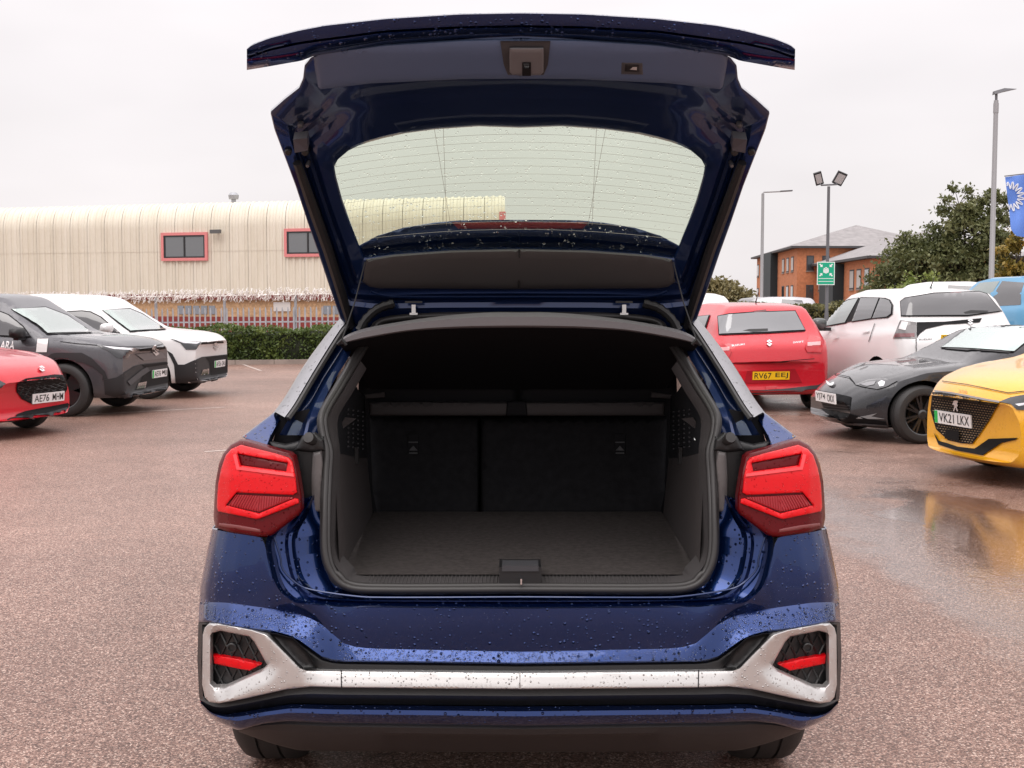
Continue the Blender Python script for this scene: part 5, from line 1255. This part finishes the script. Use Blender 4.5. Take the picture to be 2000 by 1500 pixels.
mb.build('spike_roll', SPIKE, fence, kind='stuff')
mb = MB(); a2 = FN0+U*-.3+Vector((0, 0, fz_(0)+2.72)); b2 = FN0+U*3.6+Vector((0, 0, fz_(3.6)+2.66)); spikes(mb, a2, b2, 260, .17); mb.build('spike_roll', SPIKE, fence, kind='stuff')
mb = MB(); q0 = b2+U*.25; mb.tube([q0+Vector((0, 0, -1.1)), q0+Vector((0, 0, .15)), q0+Vector((0, 0, .25))-U*.12, a2+Vector((0, 0, .25))], .02, 6); mb.build('spike_guard', mat('guard_dark', (.08, .08, .08), .5), fence)

# ------------------------------------------------------------------ planting
def leaf_mat(name, cols, scale=1.2):
    if name in _M: return _M[name]
    m = bpy.data.materials.new(name); m.use_nodes = True; _M[name] = m; n, l = m.node_tree.nodes, m.node_tree.links; b = n['Principled BSDF']; geo = n.new('ShaderNodeNewGeometry')
    t = n.new('ShaderNodeTexNoise'); t.inputs['Scale'].default_value = scale; t.inputs['Detail'].default_value = 6; t.inputs['Roughness'].default_value = .75; l.new(geo.outputs['Position'], t.inputs[0])
    r = n.new('ShaderNodeValToRGB'); l.new(t.outputs[0], r.inputs[0])
    r.color_ramp.elements[0].position = .32; r.color_ramp.elements[0].color = (*cols[0], 1); r.color_ramp.elements[1].position = .70; r.color_ramp.elements[1].color = (*cols[-1], 1)
    for i, c in enumerate(cols[1:-1]): e = r.color_ramp.elements.new(.32+.38*(i+1)/(len(cols)-1)); e.color = (*c, 1)
    l.new(r.outputs[0], b.inputs['Base Color']); b.inputs['Roughness'].default_value = .5; b.inputs['Specular IOR Level'].default_value = .4
    tr = n.new('ShaderNodeBsdfTranslucent'); l.new(r.outputs[0], tr.inputs[0]); mx_ = n.new('ShaderNodeMixShader'); mx_.inputs[0].default_value = .25; o = n['Material Output']
    l.new(b.outputs[0], mx_.inputs[1]); l.new(tr.outputs[0], mx_.inputs[2]); l.new(mx_.outputs[0], o.inputs[0]); return m
def leaves_mesh(pts, size, up=0.0):
    """small pointed leaves at pts"""
    N = len(pts); pts = np.asarray(pts); a = np.random.normal(size=(N, 3)); a[:, 2] += up*.0; a /= np.linalg.norm(a, axis=1)[:, None]; b = np.random.normal(size=(N, 3)); b -= a*(a*b).sum(1)[:, None]; b /= np.linalg.norm(b, axis=1)[:, None]
    s_ = size*np.random.uniform(.6, 1.3, (N, 1)); v = np.stack([pts-a*s_, pts+b*s_*.5, pts+a*s_, pts-b*s_*.5], 1).reshape(-1, 3); f = np.arange(N*4).reshape(-1, 4)
    me = bpy.data.meshes.new('leaves'); me.from_pydata(v.tolist(), [], f.tolist()); me.update(); return me
BARK = mat('bark', (.06, .045, .035), .9, bump=(30, .02))
def tree(name, base, hgt, blobs, nleaf, lm, label, size=.13, cat='tree', group=None):
    """blobs: (dx,dy,z,rx,rz) crown masses"""
    t = empty(name, base, label=label, cat=cat, group=group); base = Vector(base); mb = MB(); top = base+Vector((0, 0, hgt*.55))
    mb.tube([base, base+Vector((.05, 0, hgt*.25)), top], [.20, .15, .10], 8); ends = []
    pts = []; tot = sum(b[3]**2*b[4] for b in blobs)
    for (dx, dy, z, rx, rz) in blobs:
        c = base+Vector((dx, dy, z)); mb.tube([base+Vector((0, 0, hgt*random.uniform(.2, .4))), base+Vector((dx*.5, dy*.5, z*.7)), c], [.08, .05, .02], 6)
        k = max(8, int(34*rx*rx*rz/tot*len(blobs))); m_ = int(nleaf*rx*rx*rz/tot)
        cl = []
        for _ in range(k):
            d = Vector(np.random.normal(size=3)).normalized()*random.uniform(.55, 1.0); q = c+Vector((d.x*rx, d.y*rx, d.z*rz)); cl.append(q); mb.tube([c, (c+q)/2+Vector((0, 0, .1)), q], [.025, .015, .006], 4, cap=False)
        for _ in range(m_):
            q = random.choice(cl); g = np.random.normal(size=3)*rx*.17; pts.append((q.x+g[0], q.y+g[1], q.z+g[2]*.7))
    mb.build('trunk', BARK, t); link('crown', leaves_mesh(pts, size), lm, t, 0); return t
G1 = leaf_mat('leaf_green', [(.055, .070, .022), (.125, .140, .055), (.25, .25, .12)], .9); G2 = leaf_mat('leaf_autumn', [(0.068, 0.074, 0.016), (0.270, 0.203, 0.041), (0.405, 0.203, 0.041)], .7)
G3 = leaf_mat('leaf_olive', [(0.105, 0.098, 0.045), (0.225, 0.195, 0.090), (0.330, 0.270, 0.135)], .8); G4 = leaf_mat('leaf_light', [(0.091, 0.130, 0.026), (0.208, 0.260, 0.065), (0.312, 0.338, 0.104)], 1.2); GH = leaf_mat('leaf_hedge', [(0.031, 0.051, 0.014), (0.093, 0.136, 0.031), (0.221, 0.264, 0.068)], 2.4)
def at(px, Y, z=0): return ((px-1000)/F*Y*1.002, Y, z)
tree('broadleaf_tree', at(1790, 62, -.6), 6.5, [(0, 0, 3.9, 2.1, 1.6), (-1.6, .3, 3.1, 1.3, 1.3), (1.3, -.4, 3.9, 1.5, 1.5), (.8, 0, 5.2, 1.3, 1.0), (-.5, .6, 2.5, 1.8, 1.1), (1.6, .5, 2.4, 1.4, 1.1), (-.6, 0, 5.0, .9, .7)], 15000, G1, 'dark green spreading tree beside the brick offices', .12)
tree('broadleaf_tree', at(1895, 60, -.6), 8.3, [(0, 0, 5.4, 1.5, 1.5), (-.7, .2, 6.9, 1.0, 1.0), (.9, 0, 6.6, 1.0, 1.1), (-1.0, 0, 4.0, 1.4, 1.3), (1.0, .4, 4.4, 1.3, 1.4), (.1, -.3, 3.0, 1.7, 1.0), (-.3, 0, 2.2, 1.6, .8)], 15000, G1, 'taller dark green tree next to the tall lamp post', .12)
tree('autumn_tree', at(1985, 50, -.3), 5.5, [(0, 0, 3.4, 1.0, 1.1), (.3, 0, 4.6, .7, .8), (-.2, .3, 2.2, 1.2, 1.0), (.6, -.2, 2.4, 1.0, 1.2)], 9000, G2, 'yellowing autumn tree behind the blue flag', .10)
tree('shrubby_tree', at(1405, 85, -1), 4.5, [(0, 0, 2.9, 1.6, 1.2), (1.5, 0, 2.3, 1.2, 1.0), (-1.5, 0, 3.2, 1.4, 1.2), (.8, .5, 3.2, 1.0, .7), (2.4, 0, 1.7, 1.0, .8)], 8000, G3, 'olive coloured small tree left of the brick offices', .16)
for px_ in (1060, 1180, 1310): tree('shrubby_tree', at(px_, 90, -1), 4.5, [(0, 0, 2.6, 1.6, 1.1), (1.5, 0, 2.1, 1.2, .9), (-1.5, 0, 2.4, 1.4, 1.0)], 3500, G3, 'small olive coloured tree standing far behind the raised tailgate', .18, group='far trees behind the blue car')
mb = MB(); mb.add([(-200, 66, .02), (400, 66, .02), (400, 700, .02), (-200, 700, .02)], [(0, 1, 2, 3)]); mb.build('grass', mat('far_grass', (.09, .10, .04), .9, var=(.5, .3)), smooth=0, kind='structure')
tree('light_shrub', at(1792, 40, -.2), 2.6, [(0, 0, 2.3, .6, .5), (.5, .2, 1.9, .6, .5), (-.5, 0, 1.9, .55, .5), (0, 0, 1.4, .8, .6)], 3500, G4, 'light green leafy shrub under the dark spreading tree', .07, cat='shrub')
tree('light_shrub', at(1500, 60, -.5), 2.6, [(0, 0, 1.5, .8, .6), (.9, .2, 1.1, .7, .5)], 1800, G4, 'light green leafy shrub at the foot of the slim lamp post', .08, cat='shrub')
def hedge(name, a, b, th, z1, n, lm, label, size=.045, z0=0):
    a, b = Vector(a), Vector(b); d = (b-a); L_ = d.length; d.normalize(); nrm = Vector((d.y, -d.x, 0))
    if nrm.y > 0: nrm = -nrm
    t = empty(name, (a+b)/2, label=label, cat='hedge'); mb = MB(); k = 60; vs = []
    for i in range(k+1):
        c = a+d*(L_*i/k)
        for o_, z in ((th/2-.1, z0), (th/2-.07, z0+z1*.5), (th/2-.12, z0+z1-.12), (0, z0+z1-.06), (-th/2+.1, z0+z1-.1), (-th/2+.1, z0)): vs.append(c+nrm*(o_+random.uniform(-.03, .03))+Vector((0, 0, z+random.uniform(-.03, .03))))
    mb.add(vs, grid_faces(k+1, 6)); mb.build('hedge_core', mat('hedge_dark', (.012, .016, .006), .9), t, 0); pts = []
    for _ in range(n):
        s_ = random.random()*L_; c = a+d*s_; wob = .05*math.sin(s_*2.1)+.04*math.sin(s_*5.3+1)
        if random.random() < .72: q = c+nrm*(th/2+wob+random.gauss(-.03, .05))+Vector((0, 0, z0+random.random()*z1))
        else: q = c+nrm*random.uniform(-th/2, th/2)+Vector((0, 0, z0+z1+wob*.8+random.gauss(0, .035)))
        pts.append(tuple(q))
    link('hedge_leaves', leaves_mesh(pts, size), lm, t, 0, kind='stuff'); return t
hedge('clipped_hedge', (-16.5, 27.6, 0), (4.0, 31.7, 0), 1.1, .84, 38000, GH, 'long clipped green hedge in front of the palisade fence')
hedge('clipped_hedge', (5.5, 33.2, 0), (12.5, 33.2, 0), 1.2, 1.40, 9000, leaf_mat('leaf_brownish', [(0.045, 0.048, 0.018), (0.135, 0.128, 0.045), (0.255, 0.225, 0.090)], 2.2), 'brownish clipped hedge behind the red hatchback with the yellow plate', .055)
hedge('clipped_hedge', (4.5, 62, -.6), (26, 64, -.6), 1.6, 1.7, 9000, G4, 'far low hedge in front of the brick offices', .10, z0=-.6)
KERB = mat('kerb_stone', (.28, .23, .20), .8, var=(3, .2))
kd = (Vector((-1.5, 30.0, 0))-Vector((-16.5, 27.0, 0))).normalized()
kb = empty('kerb', (-9, 28, 0), kind='structure')
for i in range(23):
    c = Vector((-16.5, 26.85, 0))+kd*(i*.915+.45); mb = MB(); mb.obox(c+Vector((0, 0, .05)), kd*.452, Vector((-kd.y, kd.x, 0))*.07, Vector((0, 0, .06))); mb.build('kerb_block', KERB, kb, smooth=0)
mb = MB(); a, b = Vector((-16.5, 27.0, .03)), Vector((4.0, 31.1, .03)); q = Vector((-.2, 3, 0)); mb.add([a, b, b+q, a+q], [(0, 1, 2, 3)]); mb.build('verge', mat('soil', (.06, .045, .03), .95, bump=(20, .02), var=(6, .3)), smooth=0, kind='structure')
# parking lines
LINE = mat('worn_line', (.50, .42, .38), .6, var=(14, .25))
def line(a, b, w=.06):
    a, b = PG(*a, .004), PG(*b, .004); d = (b-a).normalized(); n_ = Vector((-d.y, d.x, 0))*w/2; mb = MB(); mb.add([a-n_, b-n_, b+n_, a+n_], [(0, 1, 2, 3)]); mb.build('parking_line', LINE, smooth=0, kind='structure')
line((120, 812), (440, 795)); line((455, 705), (510, 724)); line((400, 882), (520, 874))
# guard rail by the right hedge
mb = MB(); mb.tube([(6.4, 30.5, .98), (9.5, 30.5, .98)], .035, 8)
rail = empty('guard_rail', (8, 30.5, 0), label='white tubular guard rail in front of the brownish hedge', cat='rail'); mb.build('rail_tube', mat('rail_white', (.6, .58, .57), .4), rail)
for x in (6.4, 7.9, 9.4): mb = MB(); mb.tube([(x, 30.5, 0), (x, 30.5, .98)], .03, 8); mb.build('rail_post', mat('rail_white', (.6, .58, .57), .4), rail)

# ------------------------------------------------------------------ brick offices
BRICK = mat('orange_brick', (.52, .20, .095), .85, var=(4, .16), bump=(25, .01)); SLATE = mat('slate_roof', (.25, .235, .235), .6, var=(1.6, .2)); FASC = mat('fascia', (.05, .05, .055), .6); DGL = mat('stair_glass', (.035, .045, .05), .5, 0, 0, spec=.1)
OGL = mat('office_pane', (.06, .07, .08), .06, .3, .8, spec=.8); BLIND = mat('pane_blind', (.5, .48, .46), .4)
class Block:
    def __init__(s, name, A, e1, L1, e2, L2, z0, z1, zr, label):
        s.A = Vector((*A, 0)); s.e1 = Vector((*e1, 0)).normalized(); s.e2 = Vector((*e2, 0)).normalized(); s.z0, s.z1 = z0, z1; s.o = empty(name, s.A+s.e1*L1/2+s.e2*L2/2+Vector((0, 0, z0)), label=label, cat='building')
        c = [s.A, s.A+s.e1*L1, s.A+s.e1*L1+s.e2*L2, s.A+s.e2*L2]; mb = MB(); mb.add([q+Vector((0, 0, z0)) for q in c]+[q+Vector((0, 0, z1)) for q in c], [(0, 1, 5, 4), (1, 2, 6, 5), (2, 3, 7, 6), (3, 0, 4, 7), (4, 5, 6, 7)]); mb.build('wall', BRICK, s.o, smooth=0)
        ov = .7; ce = (c[0]+c[2])/2; cc = [q+((q-ce).dot(s.e1)/abs((q-ce).dot(s.e1)))*s.e1*ov+((q-ce).dot(s.e2)/abs((q-ce).dot(s.e2)))*s.e2*ov for q in c]
        r0 = s.A+s.e1*L1/2+s.e2*min(L1, L2)/2; r1 = s.A+s.e1*L1/2+s.e2*(L2-min(L1, L2)/2); mb = MB()
        if L1 > L2: r0 = s.A+s.e2*L2/2+s.e1*L2/2; r1 = s.A+s.e2*L2/2+s.e1*(L1-L2/2)
        vs = [q+Vector((0, 0, z1+.12)) for q in cc]+[r0+Vector((0, 0, zr)), r1+Vector((0, 0, zr))]
        mb.add(vs, [(0, 1, 4), (1, 2, 5, 4), (2, 3, 5), (3, 0, 4, 5)] if L2 >= L1 else [(0, 1, 5, 4), (1, 2, 5), (2, 3, 4, 5), (3, 0, 4)]); rf = mb.build('roof', SLATE, s.o, smooth=0)
        mb = MB(); mb.add([q+Vector((0, 0, z1-.08)) for q in cc]+[q+Vector((0, 0, z1+.13)) for q in cc], [(0, 1, 5, 4), (1, 2, 6, 5), (2, 3, 7, 6), (3, 0, 4, 7), (3, 2, 1, 0)]); mb.build('fascia', FASC, rf, smooth=0)
    def win(s, face, u0, u1, z0, z1, m=None, name='window'):
        d = s.e1 if face == 1 else s.e2; n_ = -s.e2 if face == 1 else -s.e1; mb = MB(); c = s.A+d*(u0+u1)/2+Vector((0, 0, (z0+z1)/2)); mb.obox(c, d*(u1-u0)/2, n_*.04, Vector((0, 0, (z1-z0)/2)))
        p = mb.build(name, FASC, s.o, smooth=0); g = MB(); g.obox(c+n_*.035, d*((u1-u0)/2-.12), n_*.02, Vector((0, 0, (z1-z0)/2-.12))); g.build('pane', m or OGL, p, smooth=0)
        mb = MB(); mb.obox(c-Vector((0, 0, (z1-z0)/2+.06)), d*((u1-u0)/2+.06), n_*.10, Vector((0, 0, .05))); mb.build('sill', KERB, p, smooth=0)
b1 = Block('office_block', (28.3, 120), (1, .04), 15, (.07, 1), 30, -2.5, 6.9, 9.6, 'orange brick three-storey office block with a hipped slate roof')
for z in (4.6, 1.7, -1.2):
    for k, u in enumerate((.9, 2.4, 3.9, 5.4)): b1.win(1, u*1.05, u*1.05+.75 if k % 2 else u*1.05+.75, z, z+1.5)
    for u in (2.0, 5.0, 8.0, 22, 25, 28): b1.win(2, u, u+1.5, z, z+1.5, BLIND if z > 4 and u < 9 else None)
mb = MB(); c = b1.A+b1.e2*16-b1.e1*.3; mb.obox(c+Vector((0, 0, 2.0)), b1.e2*3.2, b1.e1*.5, Vector((0, 0, 4.9))); mb.build('stair_glazing', DGL, b1.o, smooth=0)
b2_ = Block('office_block', (29.3, 98), (1, .05), 13, (.05, 1), 25, -2.5, 5.1, 7.7, 'orange brick two-storey office block half hidden by the spreading tree')
for z in (2.6, -.6):
    for u in (1.2, 4.0, 6.6, 20, 22.5): b2_.win(2, u, u+1.6, z, z+1.7, BLIND if z > 0 and u > 3 else None)
    for u in (1.2, 3.2, 5.2): b2_.win(1, u, u+1.1, z, z+1.6)
mb = MB(); c = b2_.A+b2_.e2*13.5-b2_.e1*.4; mb.obox(c+Vector((0, 0, 1.0)), b2_.e2*3.0, b2_.e1*.6, Vector((0, 0, 3.9))); mb.build('entrance_glazing', DGL, b2_.o, smooth=0)

# ------------------------------------------------------------------ lamp posts, sign, flag
POSTG = mat('post_grey', (.34, .34, .35), .45, .4); POSTD = mat('post_dark', (.13, .13, .14), .45, .3)
def post(name, px, Y, ytop, r, m, label, z0=0):
    b = Vector(at(px, Y, z0)); zt = P(px, ytop, Y).z; o = empty(name, b, label=label, cat='lamp post'); mb = MB(); mb.tube([b, b+Vector((0, 0, 1.2)), b+Vector((0, 0, 1.25)), Vector((b.x, b.y, zt))], [r*1.25, r*1.25, r, r*.8], 10); mb.build('pole', m, o); return o, Vector((b.x, b.y, zt))
o, t = post('street_lamp', 1485, 68, 378, .10, POSTG, 'slim grey street lamp with a straight side arm', -.8)
mb = MB(); e = t+Vector((1.0, 0, .12)); mb.tube([t, t+Vector((.05, 0, .08)), e], .045, 8); mb.build('arm', POSTG, o); mb = MB(); mb.obox(e+Vector((.3, 0, .02)), (.34, 0, .02), (0, .12, 0), (0, 0, .035)); mb.build('lamp_head', POSTD, o)
o, t = post('street_lamp', 1931, 44, 196, .10, POSTG, 'tall pale street lamp rising behind the pearl white car', -.2)
mb = MB(); mb.tube([t-Vector((0, 0, .45)), t-Vector((0, 0, .1))], .095, 10); mb.build('collar', POSTG, o); mb = MB(); mb.add([t+Vector(q) for q in ((-.1, -.12, .20), (-.1, .12, .20), (.25, .14, .30), (.25, -.14, .30), (.72, .06, .40), (.72, -.06, .40), (-.1, -.08, .32), (-.1, .08, .32), (.25, .1, .42), (.25, -.1, .42))], [(0, 3, 2, 1), (3, 5, 4, 2), (6, 7, 8, 9), (9, 8, 4, 5), (0, 1, 7, 6), (1, 2, 8, 7), (2, 4, 8), (0, 6, 9, 3), (3, 9, 5)]); mb.tube([t-Vector((0, 0, .1)), t+Vector((0, 0, .26))], .05, 8); mb.build('lamp_head', POSTD, o, smooth=20)
o, t = post('floodlight_post', 1612, 31, 364, .045, POSTD, 'dark post with two floodlights and a green assembly sign')
mb = MB(); mb.tube([t+Vector((-.2, 0, .03)), t+Vector((.2, 0, .05))], .022, 8); mb.build('cross_arm', POSTD, o)
for sx_ in (-1, 1):
    c = t+Vector((sx_*.27, -.02, .20)); tl_v = Vector((sx_*.42 if sx_ > 0 else -.35, 0, .9)).normalized(); rt = Vector((tl_v.z, 0, -tl_v.x)); nn = Vector((sx_*-.0, -.9, -.43)).normalized(); ax_ = (rt-nn*rt.dot(nn)).normalized(); ay_ = nn.cross(ax_)
    w = .13 if sx_ > 0 else .10; mb = MB(); mb.obox(c, ax_*w, ay_*.17, nn*.03); p = mb.build('floodlight', mat('flood_black', (.02, .02, .022), .5), o, smooth=0)
    mb = MB(); mb.obox(c+nn*.031, ax_*(w-.03), ay_*.125, nn*.004); mb.build('flood_lens', mat('flood_lens', (.45, .44, .44), .3), p, smooth=0); mb = MB(); mb.tube([t+Vector((sx_*.2, 0, .04)), c-ay_*.12], .02, 6); mb.build('bracket', POSTD, p)
# assembly point sign (fixed to the post: part of it)
sc = P(1613, 534, 30.9); SG = mat('sign_green', (.0, .34, .19), .4); SWh = mat('sign_white', (.78, .80, .78), .4); mb = MB(); mb.obox(sc, (.225, 0, 0), (0, .006, 0), (0, 0, .295)); sg = mb.build('sign_board', SWh, o, smooth=0)
mb = MB(); mb.obox(sc+Vector((0, -.008, 0)), (.205, 0, 0), (0, .002, 0), (0, 0, .275)); mb.build('sign_face', SG, sg, smooth=0)
def spoly(pts, nm): mb = MB(); mb.add([sc+Vector((x, -.0125, z)) for x, z in pts], [tuple(range(len(pts)))]); mb.build(nm, SWh, sg, smooth=0, norm=False)
for sx_ in (-1, 1):
    for sz in (-1, 1):
        cx_, cz = sx_*.125, .085+sz*.115
        q = [(0, 0), (.07, -.0), (.045, .022), (.085, .062), (.062, .085), (.022, .045), (0, .07)]
        spoly([(cx_-sx_*.045+sx_*(.085-x)-sx_*.04+sx_*.0, cz-sz*.045+sz*(.085-z)-sz*.04) if False else (cx_-sx_*.035+sx_*x, cz-sz*.035+sz*z) for x, z in q], 'sign_arrow')
for x, s_ in ((-.045, .8), (.045, .8), (0, 1.0)):
    cz = .07; spoly([(x+math.cos(a)*.020*s_, cz+.07*s_+math.sin(a)*.020*s_) for a in np.linspace(0, 6.28, 13)[:-1]], 'sign_figure'); spoly([(x-.030*s_, cz+.045*s_), (x+.030*s_, cz+.045*s_), (x+.030*s_, cz-.02), (x+.016*s_, cz-.07*s_), (x-.016*s_, cz-.07*s_), (x-.030*s_, cz-.02)], 'sign_figure')
for z in (-.13, -.205): spoly([(-.19, z-.007), (.19, z-.007), (.19, z+.007), (-.19, z+.007)], 'sign_rule')
# flag
FY = 24.0; FB = mat('flag_blue', (.13, .26, .70), .7); fl = empty('flag', at(2035, FY), label='blue flag with a white zigzag sunburst hanging from a pole', cat='flag')
fp = [(1963, 346), (2034, 336), (2034, 500), (2012, 480), (2000, 463), (1986, 461), (1980, 456), (1974, 446), (1973, 430)]
V, T = cdt_fill(fp, (), 5); wob = lambda x, y: FY+.05*math.sin((x-1960)*.16)+.03*math.sin(y*.07+x*.05)
me = mesh_of([P(x, y, wob(x, y)) for x, y in V], T, 'flag_cloth'); link('flag_cloth', me, FB, fl, 60)
mb = MB(); ring = []
for k in range(120):
    a = -1.9+k/119*4.6; rr = 22+7*math.sin(k*.62); x, y = 1974+rr*math.cos(a)*.92, 384+rr*math.sin(a)
    if inpoly([(x, y)], fp)[0]: ring.append(P(x, y, wob(x, y)-.012))
mb.tube(ring, .014, 5); mb.build('zigzag_print', mat('flag_white', (.75, .77, .82), .7), fl)
mb = MB(); b = Vector(at(2036, FY)); mb.tube([b, b+Vector((0, 0, 4.6))], .03, 8); q = P(1962, 344, FY); mb.tube([Vector((b.x, b.y, P(2036, 334, FY).z)), q], .012, 6); mb.build('flag_pole', POSTD, fl)
